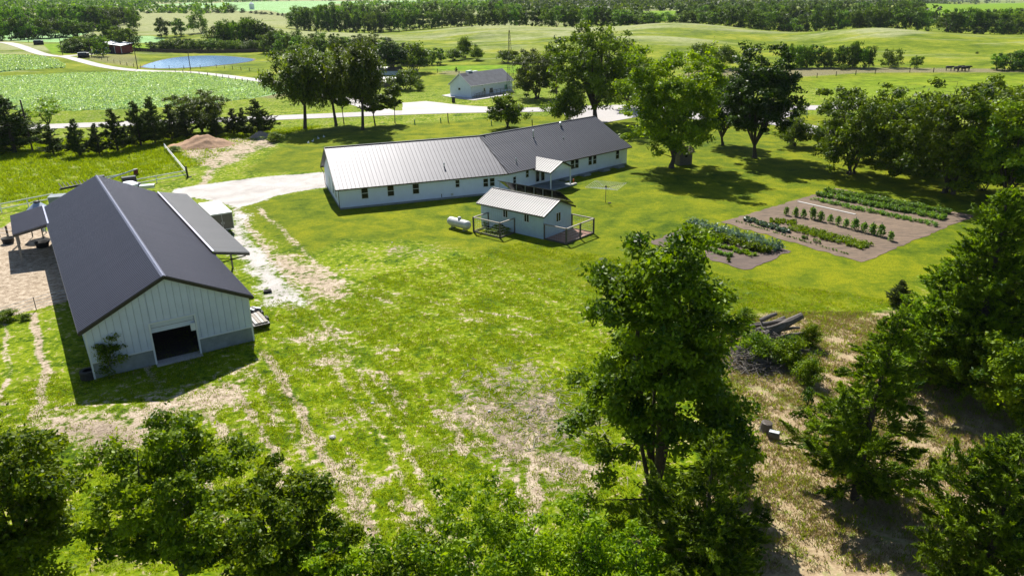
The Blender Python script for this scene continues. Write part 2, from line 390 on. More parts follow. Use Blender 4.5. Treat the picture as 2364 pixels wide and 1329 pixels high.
tracks = [([(608, 812), (650, 870), (700, 965), (740, 1040), (765, 1075), (830, 1180), (870, 1260), (900, 1340)], .55, .95),
 ([(590, 860), (640, 940), (700, 1060), (740, 1150)], .4, .6), ([(75, 725), (92, 800), (108, 880), (80, 960)], .5, .9), ([(10, 740), (20, 850), (5, 940)], .4, .7),
 ([(840, 850), (890, 900), (940, 965)], .35, .7), ([(760, 760), (860, 870)], .3, .55), ([(500, 862), (545, 945)], .35, .8), ([(440, 900), (480, 985)], .3, .8), ([(350, 920), (400, 1020), (430, 1100)], .4, .8),
 ([(1228, 1040), (1240, 1120), (1225, 1225)], .6, 1.), ([(1378, 1080), (1340, 1190)], .6, 1.), ([(1105, 960), (1095, 1030)], .35, .8),
 ([(560, 940), (620, 1010)], .3, .7), ([(900, 1150), (960, 1240)], .35, .8), ([(1010, 870), (1080, 850), (1240, 850)], .25, .65), ([(800, 975), (1000, 960)], .2, .5),
 ([(545, 480), (600, 560), (660, 650), (735, 690)], .8, .75), ([(590, 475), (650, 530), (720, 600), (800, 660)], .7, .7), ([(500, 375), (470, 420), (455, 440)], .8, .8),
 ([(0, 965), (120, 940), (330, 915), (480, 880), (620, 825)], .5, .7), ([(620, 800), (760, 760), (820, 700)], .5, .55), ([(1150, 1080), (1165, 1180)], .3, .7), ([(1290, 1080), (1280, 1150)], .3, .7)]
for _q in range(16):
    _x, _y = 330 + (_q * 137) % 900, 830 + (_q * 89) % 330
    tracks.append(([(_x, _y), (_x + 22 + _q % 3 * 8, _y + 45), (_x + 55, _y + 80 + _q % 4 * 18)], .46, .72 + .1 * (_q % 3)))
for _dx in (0, 52):
    tracks.append(([(655 + _dx, 690), (735 + _dx, 800), (840 + _dx, 950), (960 + _dx, 1150), (1040 + _dx, 1320)], .5, .66)); tracks.append(([(620 - _dx * .3, 560 + _dx * .3), (760, 640 + _dx * .4), (1000, 700 + _dx * .5), (1250, 740 + _dx * .6)], .5, .62))
t_ = np.zeros(GX.shape); nearm = (RR.ravel() < 190)
for pts, w, v in tracks:
    P = smooth_line(poly(pts)); P = P + np.stack([np.sin(np.arange(len(P)) * 1.7 + pts[0][0]), np.cos(np.arange(len(P)) * 1.3 + pts[0][1])], 1) * .18; d = linedist(P, GX[nearm], GY[nearm]); t_[nearm] = np.maximum(t_[nearm], v * np.clip(1.1 - d / (w * 1.35), 0, 1))
attrs['track'] = t_
gm = bpy.data.meshes.new('ground')
gm = np_mesh('ground', np.stack([GX, GY, GZ], 1), F, [])
for k, a in attrs.items():
    at_ = gm.attributes.new('m_' + k, 'FLOAT', 'POINT'); at_.data.foreach_set('value', a.astype(np.float32))
gm.polygons.foreach_set('use_smooth', [True] * len(gm.polygons))

def ground_material():
    m, n, l, b = mat('ground_cover')
    g = n.new('ShaderNodeNewGeometry'); pos = g.outputs['Position']
    sx = n.new('ShaderNodeSeparateXYZ'); l.new(pos, sx.inputs[0])
    flat = n.new('ShaderNodeCombineXYZ'); l.new(sx.outputs[0], flat.inputs[0]); l.new(sx.outputs[1], flat.inputs[1]); P = flat.outputs[0]
    big = noise_node(n, l, .045, 5, .6, P).outputs[0]; mid = noise_node(n, l, .32, 6, .62, P, .4).outputs[0]
    fine = noise_node(n, l, 1.8, 6, .68, P, .3).outputs[0]; vf = noise_node(n, l, 7., 4, .7, P).outputs[0]
    def A(k):
        a = n.new('ShaderNodeAttribute'); a.attribute_name = 'm_' + k; return a.outputs['Fac']
    def mask(a, nz, amp, gain, off=0.):
        s = mth(n, l, 'ADD', a, mth(n, l, 'MULTIPLY', mth(n, l, 'SUBTRACT', nz, .5), amp))
        return mth(n, l, 'ADD', mth(n, l, 'MULTIPLY', mth(n, l, 'SUBTRACT', s, .5 + off), gain), .5, True)
    def add(*q):
        s = q[0]
        for z in q[1:]: s = mth(n, l, 'ADD', s, z)
        return s
    def mul(a, k): return mth(n, l, 'MULTIPLY', a, k)
    # mown lawn: yellow-green with darker clover
    f = add(mul(mid, .45), mul(fine, .25), mul(big, .3))
    lawn = ramp(n, l, f, [(.38, (.045, .090, .001)), (.48, (.155, .200, .001)), (.58, (.29, .30, .003))])
    lawn = mixc(n, l, mask(vf, vf, 0, 5, .06), mixc(n, l, .5, lawn, (.02, .05, .003)), lawn)
    # rough yard: clumps of weeds, thin dry grass between
    f2 = add(mul(mid, .4), mul(fine, .45), mul(vf, .15))
    rough = ramp(n, l, f2, [(.39, (.018, .045, .001)), (.45, (.08, .140, .001)), (.52, (.20, .26, .002)), (.62, (.34, .31, .09))])
    dry = ramp(n, l, add(mul(fine, .5), mul(vf, .5)), [(.3, (.17, .115, .07)), (.5, (.40, .30, .19)), (.7, (.56, .45, .30))])
    rough = mixc(n, l, mth(n, l, 'MULTIPLY', mask(add(mul(big, .6), mul(mid, .4)), mid, .5, 7, .06), .65), rough, mixc(n, l, fine, (.02, .06, .001), (.10, .19, .001)))
    rough = mixc(n, l, mask(add(mul(mid, .5), mul(vf, .5)), fine, 1.9, 6, .23), rough, dry)
    base = mixc(n, l, mask(A('lawn'), mid, .6, 3), rough, lawn)
    # open pasture: olive, silvery dry heads on the high ground
    past = ramp(n, l, add(mul(mid, .3), mul(big, .5), mul(fine, .2)), [(.40, (.055, .095, .001)), (.50, (.135, .185, .002)), (.60, (.26, .27, .02))])
    mpz = n.new('ShaderNodeMapping'); l.new(P, mpz.inputs[0]); mpz.inputs['Scale'].default_value = (.012, .03, 1)
    bands = noise_node(n, l, 1., 5, .65, mpz.outputs[0], .6).outputs[0]
    hi = mth(n, l, 'MULTIPLY', mask(mul(sx.outputs[2], .085), bands, 2.4, 2.6, -.06), .85)
    past = mixc(n, l, hi, past, ramp(n, l, add(mul(fine, .5), mul(mid, .5)), [(.35, (.15, .18, .05)), (.65, (.40, .40, .22))]))
    ln = n.new('ShaderNodeVectorMath'); ln.operation = 'LENGTH'; l.new(P, ln.inputs[0])
    farf = mth(n, l, 'MULTIPLY', mth(n, l, 'SUBTRACT', ln.outputs['Value'], 205), .02, True)
    base = mixc(n, l, mask(farf, mid, .5, 2), base, past)
    base = mixc(n, l, mask(A('bright'), mid, .5, 4), base, ramp(n, l, mid, [(.35, (.09, .20, .003)), (.65, (.20, .30, .006))]))
    base = mixc(n, l, mask(A('olive'), fine, 1.0, 3), base, ramp(n, l, fine, [(.35, (.11, .10, .04)), (.65, (.27, .24, .13))]))
    # row crop: sun glare on the leaves painted as pale speckle over dark gaps
    mp = n.new('ShaderNodeMapping'); l.new(P, mp.inputs[0]); mp.inputs['Rotation'].default_value = (0, 0, RAD(52)); mp.inputs['Scale'].default_value = (.25, 1.3, 1)
    rows = noise_node(n, l, .75, 5, .75, mp.outputs[0], .3).outputs[0]
    speck = noise_node(n, l, 1.3, 5, .8, P).outputs[0]
    cf = add(mul(rows, .45), mul(speck, .45), mul(big, .10))
    crop = ramp(n, l, cf, [(.36, (.03, .10, .010)), (.45, (.12, .27, .04)), (.53, (.33, .50, .24)), (.64, (.58, .72, .52))])
    base = mixc(n, l, mask(A('crop'), fine, .3, 8), base, crop)
    # bare ground
    clod = n.new('ShaderNodeTexVoronoi'); clod.inputs['Scale'].default_value = 2.6; l.new(P, clod.inputs['Vector'])
    soil = ramp(n, l, add(mul(fine, .5), mul(vf, .35), mul(mid, .15)), [(.38, (.13, .095, .06)), (.48, (.33, .26, .185)), (.60, (.56, .47, .36))])
    base = mixc(n, l, mask(A('dirt'), add(mul(mid, .5), mul(fine, .5)), 2.3, 7, .06), base, soil)
    mul_c = ramp(n, l, add(mul(fine, .5), mul(vf, .35), mul(mid, .15)), [(.38, (.055, .042, .03)), (.48, (.20, .155, .115)), (.60, (.44, .36, .27))])
    base = mixc(n, l, mask(A('mulch'), add(mul(mid, .5), mul(fine, .5)), 2.4, 6, .05), base, mul_c)
    base = mixc(n, l, mask(A('track'), add(mul(mid, .4), mul(fine, .6)), 2.6, 4.5, .12), base, soil)
    strw = ramp(n, l, add(mul(fine, .5), mul(vf, .3), mul(mid, .2)), [(.34, (.15, .105, .055)), (.48, (.34, .255, .15)), (.62, (.52, .42, .27))])
    strw = mixc(n, l, mask(mid, fine, .8, 6, .12), strw, ramp(n, l, fine, [(.4, (.05, .085, .008)), (.6, (.16, .20, .03))]))
    base = mixc(n, l, mask(A('straw'), add(mul(mid, .6), mul(fine, .4)), 1.3, 5), base, strw)
    peb = n.new('ShaderNodeTexVoronoi'); peb.inputs['Scale'].default_value = 9; l.new(P, peb.inputs['Vector'])
    gf = add(mul(noise_node(n, l, 16., 4, .8, P).outputs[0], .5), mul(mid, .25), mul(vf, .25))
    grv = ramp(n, l, gf, [(.36, (.20, .17, .14)), (.48, (.42, .39, .36)), (.60, (.62, .60, .58))])
    base = mixc(n, l, mask(A('gravel'), add(mul(mid, .5), mul(fine, .5)), 1.8, 8), base, grv)
    l.new(base, b.inputs['Base Color']); b.inputs['Roughness'].default_value = 1; b.inputs['Specular IOR Level'].default_value = .1
    bp = n.new('ShaderNodeBump'); bp.inputs['Strength'].default_value = .9; bp.inputs['Distance'].default_value = .10
    l.new(add(mul(fine, .7), mul(vf, .45), mul(mid, .5)), bp.inputs['Height']); l.new(bp.outputs[0], b.inputs['Normal'])
    return m
M['ground'] = ground_material(); gm.materials.append(M['ground'])
tag(obj('ground', gm), kind='structure')

def road_mat(name, col, blotch, rut=0):
    m, n, l, b = mat(name)
    g = n.new('ShaderNodeNewGeometry'); P = g.outputs['Position']
    big = noise_node(n, l, .09, 5, .6, P).outputs[0]; fine = noise_node(n, l, 3., 6, .7, P).outputs[0]
    f = mth(n, l, 'ADD', mth(n, l, 'MULTIPLY', big, .6), mth(n, l, 'MULTIPLY', fine, .4))
    if rut:
        mp = n.new('ShaderNodeMapping'); l.new(P, mp.inputs[0]); mp.inputs['Rotation'].default_value = (0, 0, RAD(-38)); mp.inputs['Scale'].default_value = (.5, 3, 1)
        f = mth(n, l, 'ADD', mth(n, l, 'MULTIPLY', f, .35), mth(n, l, 'MULTIPLY', noise_node(n, l, 1.1, 6, .75, mp.outputs[0], .6).outputs[0], .65))
    l.new(ramp(n, l, f, [(.36, tuple(c * (1 - blotch) for c in col)), (.64, tuple(min(1, c * (1 + blotch)) for c in col))]), b.inputs['Base Color'])
    b.inputs['Roughness'].default_value = .9
    bp = n.new('ShaderNodeBump'); bp.inputs['Strength'].default_value = .3; bp.inputs['Distance'].default_value = .04
    l.new(fine, bp.inputs['Height']); l.new(bp.outputs[0], b.inputs['Normal'])
    return m
M['road'] = road_mat('worn_concrete_road', (.38, .355, .34), .12)
M['lane'] = road_mat('pale_gravel_lane', (.44, .41, .38), .16)
M['line'] = plain('faded_white_road_line', (.74, .73, .71), .8, var=.1)
M['soil'] = road_mat('garden_soil', (.135, .092, .058), .7, 1)
M['soil_dark'] = road_mat('dark_garden_soil', (.10, .068, .05), .55, 1)
M['concrete_road'] = M['road']
def densify(P, step):
    o = [P[0]]
    for a, b in zip(P[:-1], P[1:]):
        k = max(1, int(np.linalg.norm(b - a) / step)); o += [a + (b - a) * t / k for t in range(1, k + 1)]
    return np.array(o)
def ribbon(name, P, w, mt, dz, off=0., kind='structure', parent=None, across=6):
    P = densify(smooth_line(P), 2.5); T = np.gradient(P, axis=0); T /= np.linalg.norm(T, axis=1)[:, None]; N = np.stack([T[:, 1], -T[:, 0]], 1)
    if not hasattr(w, '__len__'): w = np.full(len(P), w)
    mb = MB(); vs = []
    for i, (p, q) in enumerate(zip(P, N)):
        for k in range(across + 1):
            t = off + (k / across - .5) * w[i]; x, y = p + q * t
            jit = 0
            vs.append((x, y, float(zt(x, y)) + dz))
    fs = [(i * (across + 1) + k, i * (across + 1) + k + 1, (i + 1) * (across + 1) + k + 1, (i + 1) * (across + 1) + k) for i in range(len(P) - 1) for k in range(across)]
    mb.add(vs, fs); o = mb.build(name, mt, parent, smooth=True)
    # face up
    if o.data.polygons[0].normal.z < 0: o.data.flip_normals()
    if parent is None: tag(o, kind=kind)
    return o
def sheet(name, P, mt, dz, kind='structure', step=2.5, rag=0.0):
    import bmesh
    bm = bmesh.new()
    P = densify(np.vstack([P, P[:1]]), step)[:-1]
    if rag: P = P + rng.normal(0, rag, P.shape)
    vs = [bm.verts.new((x, y, 0)) for x, y in P]; f = bm.faces.new(vs)
    bmesh.ops.triangulate(bm, faces=[f])
    lo, hi = P.min(0), P.max(0)
    for ax, n_ in ((0, (1, 0, 0)), (1, (0, 1, 0))):
        q = lo[ax] + step
        while q < hi[ax]:
            co = (q, 0, 0) if ax == 0 else (0, q, 0)
            bmesh.ops.bisect_plane(bm, geom=bm.verts[:] + bm.edges[:] + bm.faces[:], plane_co=co, plane_no=n_); q += step
    for v in bm.verts: v.co.z = float(zt(v.co.x, v.co.y)) + dz
    me = bpy.data.meshes.new(name); bm.normal_update(); bm.to_mesh(me); bm.free(); me.materials.append(M[mt])
    o = obj(name, me)
    if me.polygons[0].normal.z < 0: me.flip_normals()
    return tag(o, kind=kind)
main_px = [(-500, 318), (75, 293.5), (289, 286), (720, 269), (1000, 257.5), (1250, 253), (1500, 251), (1800, 250), (2040, 247), (2364, 247), (2800, 250)]
road_P = poly(main_px)
ribbon('road', road_P, 7.2, 'road', .05)
sheet('road_junction', poly([(1300, 246), (1423, 243), (1720, 244), (1850, 262), (1760, 288), (1600, 276), (1482, 268.6), (1396, 284), (1335, 292), (1300, 262)]), 'road', .056)
ribbon('branch_road', poly([(1650, 262), (1740, 270), (1880, 300), (1980, 322), (2200, 356)]), 6.5, 'road', .062)
sheet('gravel_turnout', poly([(928, 264), (930, 238), (985, 234), (1020, 238), (1065, 243), (1125, 247), (1200, 250), (1200, 254), (1000, 262)]), 'lane', .056, rag=.12)
ribbon('edge_line', road_P, .14, 'line', .067, off=3.2, across=1); ribbon('edge_line', road_P, .14, 'line', .067, off=-3.2, across=1)
lane_P = poly([(-300, 78), (0, 97), (45, 107), (97, 126), (125, 130), (150, 131), (185, 140), (235, 153), (290, 161), (350, 165), (420, 166), (480, 171), (560, 181), (640, 191), (730, 212), (820, 236), (900, 262)])
ribbon('gravel_lane', lane_P, 5.0, 'lane', .06)
ribbon('farm_drive', poly([(140, 131), (175, 128), (240, 124), (300, 122)]), 3.5, 'lane', .07)
# pond
def water_mat():
    m, n, l, b = mat('pond_water')
    b.inputs['Base Color'].default_value = (.20, .37, .60, 1); b.inputs['Roughness'].default_value = .12; b.inputs['Specular IOR Level'].default_value = .5  # bright blue base colour carries the reflected sky
    g = n.new('ShaderNodeNewGeometry'); mp = n.new('ShaderNodeMapping'); l.new(g.outputs['Position'], mp.inputs[0]); mp.inputs['Scale'].default_value = (.8, .3, 1)
    t = noise_node(n, l, 1.0, 4, .6, mp.outputs[0]); bp = n.new('ShaderNodeBump'); bp.inputs['Strength'].default_value = .8; bp.inputs['Distance'].default_value = .12
    l.new(t.outputs[0], bp.inputs['Height']); l.new(bp.outputs[0], b.inputs['Normal']); return m
M['water'] = water_mat()
pond_px = [(326, 155), (345, 147), (375, 139), (415, 132), (470, 129), (520, 130), (560, 134), (588, 137), (578, 143), (520, 150), (470, 155), (400, 158.5), (350, 158.5)]
pp = smooth_line(np.vstack([poly(pond_px), poly(pond_px[:1])]), 2)[:-1]
bank = sheet('pond_bank', pp + (pp - pp.mean(0)) * .045, 'soil_dark', .05, rag=.25)
sheet('pond_water', pp, 'water', .09, step=8)
# garden plots, set square to one another
GA = 0.65; gu = np.array([cos(GA), sin(GA)]); gv = np.array([-sin(GA), cos(GA)])
G0 = at(1992, 606)[:2]
gw = (at(1664, 513)[:2] - G0) @ gv; gl = (at(2182, 530)[:2] - G0) @ gu
def gp(s, t): p = G0 + gu * s + gv * t; return p
sheet('garden_plot', poly([(1992, 606), (2250, 498), (1932, 435), (1664, 513)]), 'soil', .03, step=.7, rag=.13)
q = [at(*p)[:2] for p in [(1722, 624), (1828, 580), (1600, 515), (1500, 560)]]
sheet('garden_plot', np.array([q[0], q[1], q[2], q[3]]), 'soil_dark', .035, step=.7, rag=.13)

# ------------------------------------------------------------------ buildings
def clip(P, a, b, c):
    """keep the part of the 2D polygon with a*x+b*y<=c"""
    o = []
    for i in range(len(P)):
        p, q = P[i], P[(i + 1) % len(P)]; fp = a * p[0] + b * p[1] - c; fq = a * q[0] + b * q[1] - c
        if fp <= 0: o.append(p)
        if fp * fq < 0: t = fp / (fp - fq); o.append((p[0] + (q[0] - p[0]) * t, p[1] + (q[1] - p[1]) * t))
    return o
def slab2d(mb, P, z0, z1, f=lambda x, y, z: (x, y, z)):
    n = len(P); mb.add([f(x, y, z0) for x, y in P] + [f(x, y, z1) for x, y in P], [tuple(range(n))[::-1], tuple(range(n, 2 * n))] + [(i, (i + 1) % n, (i + 1) % n + n, i + n) for i in range(n)])
def slope_panels(root, e0, along, up, length, slope, pw, mt, cuts=(), ribs=1, ribh=.035, ribw=.03, name='roof_panel'):
    """metal sheets side by side on a slope; every sheet is a part"""
    X = Vector(along).normalized(); Y = Vector(up).normalized(); Z = X.cross(Y).normalized()
    n = max(1, round(length / pw)); pw = length / n; shared = None
    for i in range(n):
        x0 = i * pw
        P = [(0, 0), (pw - .004, 0), (pw - .004, slope), (0, slope)]; full = True
        for a, b, c in cuts:
            Q = clip(P, a, b, c - a * x0)
            if len(Q) != len(P) or any(abs(q[0] - p[0]) + abs(q[1] - p[1]) > 1e-6 for p, q in zip(P, Q)): full = False
            P = Q
            if len(P) < 3: break
        if len(P) < 3: continue
        if full and shared: me = shared
        else:
            mb = MB(); slab2d(mb, P, 0, .022)
            for r in range(ribs):
                rx = (r + .5) * pw / ribs if ribs > 1 else ribw / 2 + .004
                R = [(rx - ribw / 2, 0), (rx + ribw / 2, 0), (rx + ribw / 2, slope), (rx - ribw / 2, slope)]
                for a, b, c in cuts: R = clip(R, a, b, c - a * x0)
                if len(R) >= 3:
                    mb.cur = 1 if ribs == 1 else 0
                    slab2d(mb, [(x, y) for x, y in R], .022, .022 + ribh); mb.cur = 0
            me = mb.mesh(name, mt)
            if full: shared = me
        o = obj(name, me, root)
        m = Matrix.Identity(4)
        for k, v in enumerate((X, Y, Z)):
            for j in range(3): m[j][k] = v[j]
        base = Vector(e0) + X * x0
        for j in range(3): m[j][3] = base[j]
        o.matrix_local = m
def window(root, p, rz, w, h, kind='sash', fm='white_trim'):
    """p: centre on the wall in the root's frame, outward is the window's -y"""
    mb = MB(); t = .07
    mb.span(-w / 2 - t, w / 2 + t, -.05, 0, h / 2, h / 2 + t).span(-w / 2 - t, w / 2 + t, -.07, 0, -h / 2 - t, -h / 2)
    mb.span(-w / 2 - t, -w / 2, -.05, 0, -h / 2, h / 2).span(w / 2, w / 2 + t, -.05, 0, -h / 2, h / 2)
    if kind == 'sash': mb.span(-w / 2, w / 2, -.04, -.002, -.025, .025)
    if kind == 'slide': mb.span(-.025, .025, -.04, -.002, -h / 2, h / 2)
    if kind == 'grid':
        mb.span(-w / 2, w / 2, -.04, -.002, -.02, .02)
        for x in (-w / 6, w / 6): mb.span(x - .02, x + .02, -.042, -.003, -h / 2, h / 2)
    f = mb.build('window', fm, root, loc=p, rz=rz)
    MB().span(-w / 2, w / 2, -.015, -.001, -h / 2, h / 2).build('pane', 'glass', f)
    return f
# ---- barn ----
B0 = (-29.26, 47.98); BA = .5684; bw, bL, be, br = 11.02, 39.9, 3.79, 6.5
barn = thing('barn', 'long dark roofed steel barn with its roller door half open', 'barn', (*B0, 0), BA)
zr = lambda x: be + (br - be) * (1 - abs(x - bw / 2) / (bw / 2))
dx0, dx1, dz, fz = 4.08, 7.05, 3.14, 1.22
npn = 24; pw = bw / npn
MB().span(0, dx0, 0, .2, 0, fz).build('concrete_base', 'concrete', barn); MB().span(dx1, bw, 0, .2, 0, fz).build('concrete_base', 'concrete', barn)
for i in range(npn):      # front gable sheets
    x0, x1 = i * pw + .006, (i + 1) * pw - .006
    def sheet_(a, b, zb):
        mid = bw / 2; xs = [a] + ([mid] if a < mid < b else []) + [b]
        P = [(a, zb), (b, zb)] + [(x, zr(x)) for x in reversed(xs)]
        mb = MB(); slab2d(mb, P, 0, .06, lambda x, z, y: (x, -.03 + y, z)); mb.beam((a + .02, -.035, zb + .01), (a + .02, -.035, zr(a) - .02), .035, .03)
        mb.build('wall_panel', 'barn_steel', barn)
    if x1 < dx0 or x0 > dx1: sheet_(x0, x1, fz + .01)
    elif x0 < dx0: sheet_(x0, dx0 - .005, fz + .01); sheet_(dx0, x1, dz)
    elif x1 > dx1: sheet_(x0, dx1 - .005, dz); sheet_(dx1, x1, fz + .01)
    else: sheet_(x0, x1, dz)
nb = 44; pb = (bL - .1) / nb
sidem = MB().span(-.03, .03, 0, pb - .015, fz + .01, be).beam((-.04, .03, fz + .02), (-.04, .03, be - .02), .03).mesh('wall_panel', 'barn_steel')
for i in range(nb):
    for s in (0, bw): obj('wall_panel', sidem, barn, (s, .06 + i * pb, 0), 0)
for s in (.1, bw - .1): MB().span(s - .1, s + .1, .2, bL, 0, fz).build('concrete_base', 'concrete', barn)
bk = MB(); slab2d(bk, [(0.2, .0), (bw - .2, 0), (bw - .2, be), (bw / 2, br - .1), (.2, be)], bL - .1, bL + .03, lambda x, z, y: (x, y, z)); bk.build('back_wall', 'barn_steel', barn)
tr = MB().span(dx0 - .12, dx0, -.09, .05, 0, dz + .1).span(dx1, dx1 + .12, -.09, .05, 0, dz + .1).span(dx0, dx1, -.09, .05, dz, dz + .1)
tr.span(0, dx0 - .12, -.075, .01, fz - .04, fz + .04).span(dx1 + .12, bw, -.075, .01, fz - .04, fz + .04)
tr.span(-.06, .06, -.06, .06, .0, be - .05).span(bw - .06, bw + .06, -.06, .06, 0, be - .05)
tr.build('door_trim', 'white_trim', barn)
door = MB().span(dx0 + .02, dx1 - .02, .06, .12, 2.42, dz).build('roller_door', 'barn_steel', barn)
MB().span(dx0 + .03, dx1 - .03, .045, .06, 2.78, 2.80).build('panel_joint', 'dark_trim', door)
MB().span(dx0 - .1, dx1 + .1, -.55, .5, .0, .06).build('door_slab', 'slab', barn)
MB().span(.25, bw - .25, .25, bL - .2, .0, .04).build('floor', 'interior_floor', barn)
MB().span(dx1 - .35, dx1 - .02, -.12, -.02, 2.0, 2.6).build('door_flap', 'white_trim', barn)
ov = .28; sl = hypot(bw / 2 + .35, (br - be) / (bw / 2) * (bw / 2 + .35)); k = (br - be) / (bw / 2); ez = br - k * (bw / 2 + .35) + .05
slope_panels(barn, (-.35, bL + ov, ez), (0, -1, 0), (1, 0, k), bL + 2 * ov, sl, .92, 'roof_barn', ribs=3, ribh=.075, ribw=.12)
slope_panels(barn, (bw + .35, -ov, ez), (0, 1, 0), (-1, 0, k), bL + 2 * ov, sl, .92, 'roof_barn', ribs=3, ribh=.075, ribw=.12)
rc = MB()
for s in (-1, 1): rc.add([(bw / 2, -ov - .01, br + .14), (bw / 2 + s * .17, -ov - .01, br + .14 - k * .17), (bw / 2 + s * .17, bL + ov, br + .14 - k * .17), (bw / 2, bL + ov, br + .14)], [(0, 1, 2, 3) if s < 0 else (3, 2, 1, 0)])
rc.build('ridge_cap', 'ridge', barn)
rk = MB()
for yy in (-ov - .03, bL + ov + .03):
    for s in (-1, 1): rk.beam((bw / 2, yy, br - .02), (bw / 2 + s * (bw / 2 + .37), yy, ez - .08), .04, .24)
for s in (-1, 1): rk.beam((bw / 2 + s * (bw / 2 + .38), -ov, ez - .06), (bw / 2 + s * (bw / 2 + .38), bL + ov, ez - .06), .06, .16)
rk.build('roof_trim', 'dark_trim', barn)
# lean-to roofs carried by the barn
def lean(label_panel, x0, x1, z0, z1, y0, y1, mt, posts, ps='pale_timber'):
    L = hypot(x1 - x0, z1 - z0)
    if x1 < x0: slope_panels(barn, (x1, y1, z1), (0, -1, 0), (x0 - x1, 0, z0 - z1), y1 - y0, L, .92, mt, ribs=3, ribh=.06, ribw=.09, name='lean_to_panel')
    else: slope_panels(barn, (x1, y0, z1), (0, 1, 0), (x0 - x1, 0, z0 - z1), y1 - y0, L, .92, mt, ribs=3, ribh=.06, ribw=.09, name='lean_to_panel')
    r = MB()
    for y in (y0, y1): r.beam((x0, y, z0 - .12), (x1, y, z1 - .12), .06, .22)
    for t in (.15, .6, .97): r.beam((x0 + (x1 - x0) * t, y0, z0 + (z1 - z0) * t - .12), (x0 + (x1 - x0) * t, y1, z0 + (z1 - z0) * t - .12), .08, .16)
    r.build('rafter_frame', 'timber', barn)
    for x, y in posts: MB().beam((x, y, 0), (x, y, z0 + (z1 - z0) * (x - x0) / (x1 - x0) - .2), .16).build('post', ps, barn)
lean('l', -.2, -3.45, 3.75, 3.15, 32.3, 41.2, 'roof_barn', [(-3.2, 32.6), (-3.2, 36.9), (-3.2, 41.0)])
lean('r', bw + .3, bw + 3.35, 3.98, 3.3, 12.0, 39.2, 'roof_lean', [(bw + 3.1, 18.8), (bw + 3.1, 25.5), (bw + 3.1, 32), (bw + 3.1, 39)])
MB().beam((bw + .35, 12.05, 2.8), (bw + 3.0, 12.05, 3.1), .08).beam((bw + .35, 12.05, 3.3), (bw + 2, 12.05, 3.0), .06).beam((bw + .4, 12.0, 2.8), (bw + .4, 12.0, 3.7), .12).build('brace', 'dark_trim', barn)
fl = MB()
for z0_, x0_, yy in ((3.98, bw + .3, 0),): fl.span(x0_ - .07, x0_ + .08, 12, 39.2, z0_ + .02, z0_ + .08)
fl.span(-.3, -.12, 32.3, 41.2, 3.80, 3.86)
fl.build('flashing', 'ridge', barn)

# ---- long white house: two wings meeting at a bend ----
H0 = np.array([-21.17, 92.77]); HA, HA2 = .3411, .7429
hL, hw, he, hr, hL2 = 21.97, 14.3, 2.87, 6.55, 25.1
house = thing('long_house', 'long white house with bent metal roof, left wing bright, right wing slate grey', 'house', (*H0, 0), HA)
db = HA2 - HA; tb = math.tan(db / 2); hk = (hr - he) / (hw / 2); eo = .5
def W2(x, y, z=0):  # right wing frame to house frame
    return (hL + x * cos(db) - y * sin(db), x * sin(db) + y * cos(db), z)
def wallslab(P0, P1, z0, z1, th=.2, name='wall', mt='wall_white'):
    m = MB(); d = Vector((P1[0] - P0[0], P1[1] - P0[1], 0)).normalized(); nn = Vector((d.y, -d.x, 0))
    a, b = Vector((P0[0], P0[1], 0)), Vector((P1[0], P1[1], 0)); c, e = b - nn * th, a - nn * th
    m.add([(*p.xy, z) for z in (z0, z1) for p in (a, b, c, e)], [(0, 3, 2, 1), (4, 5, 6, 7), (0, 1, 5, 4), (1, 2, 6, 5), (2, 3, 7, 6), (3, 0, 4, 7)])
    return m.build(name, mt, house)
wallslab((0, 0), (hL, 0), .25, he); wallslab(W2(0, 0), W2(hL2, 0), .25, he)
wallslab(W2(hL2, hw), W2(hw * tb, hw), .25, he); wallslab((hL - hw * tb, hw), (0, hw), .25, he)
for f, nm in ((lambda x, z, y: (-.0 + y, x, z), 'l'), (lambda x, z, y: W2(hL2 - y, x, z), 'r')):
    m = MB(); slab2d(m, [(.2, .25), (hw - .2, .25), (hw - .2, he), (hw - .2, he + hk * .2), (hw / 2, hr - .08), (.2, he + hk * .2), (.2, he)], 0, .2, f)
    if nm == 'l': m.f = [t[::-1] for t in m.f]
    m.build('gable_wall', 'wall_white', house)
wallslab((-.0, 0), (hL, 0), 0, .25, .24, 'foundation', 'concrete').location.y = -.03
wallslab(W2(0, -.03), W2(hL2, -.03), 0, .25, .24, 'foundation', 'concrete')
MB().span(-.03, .2, 0, hw, 0, .25).build('foundation', 'concrete', house)
ceil_ = MB(); Pc = [(.1, .1), (hL, .1), W2(hL2 - .1, .1)[:2], W2(hL2 - .1, hw - .1)[:2], (hL - hw * tb, hw - .1), (.1, hw - .1)]
slab2d(ceil_, [p[:2] for p in Pc], he - .05, he - .02); ceil_.build('ceiling', 'wall_white', house)
sl = hypot(hw / 2 + eo, hk * (hw / 2 + eo)); ezh = hr - hk * (hw / 2 + eo) + .06; cs_ = (hw / 2 + eo) / sl
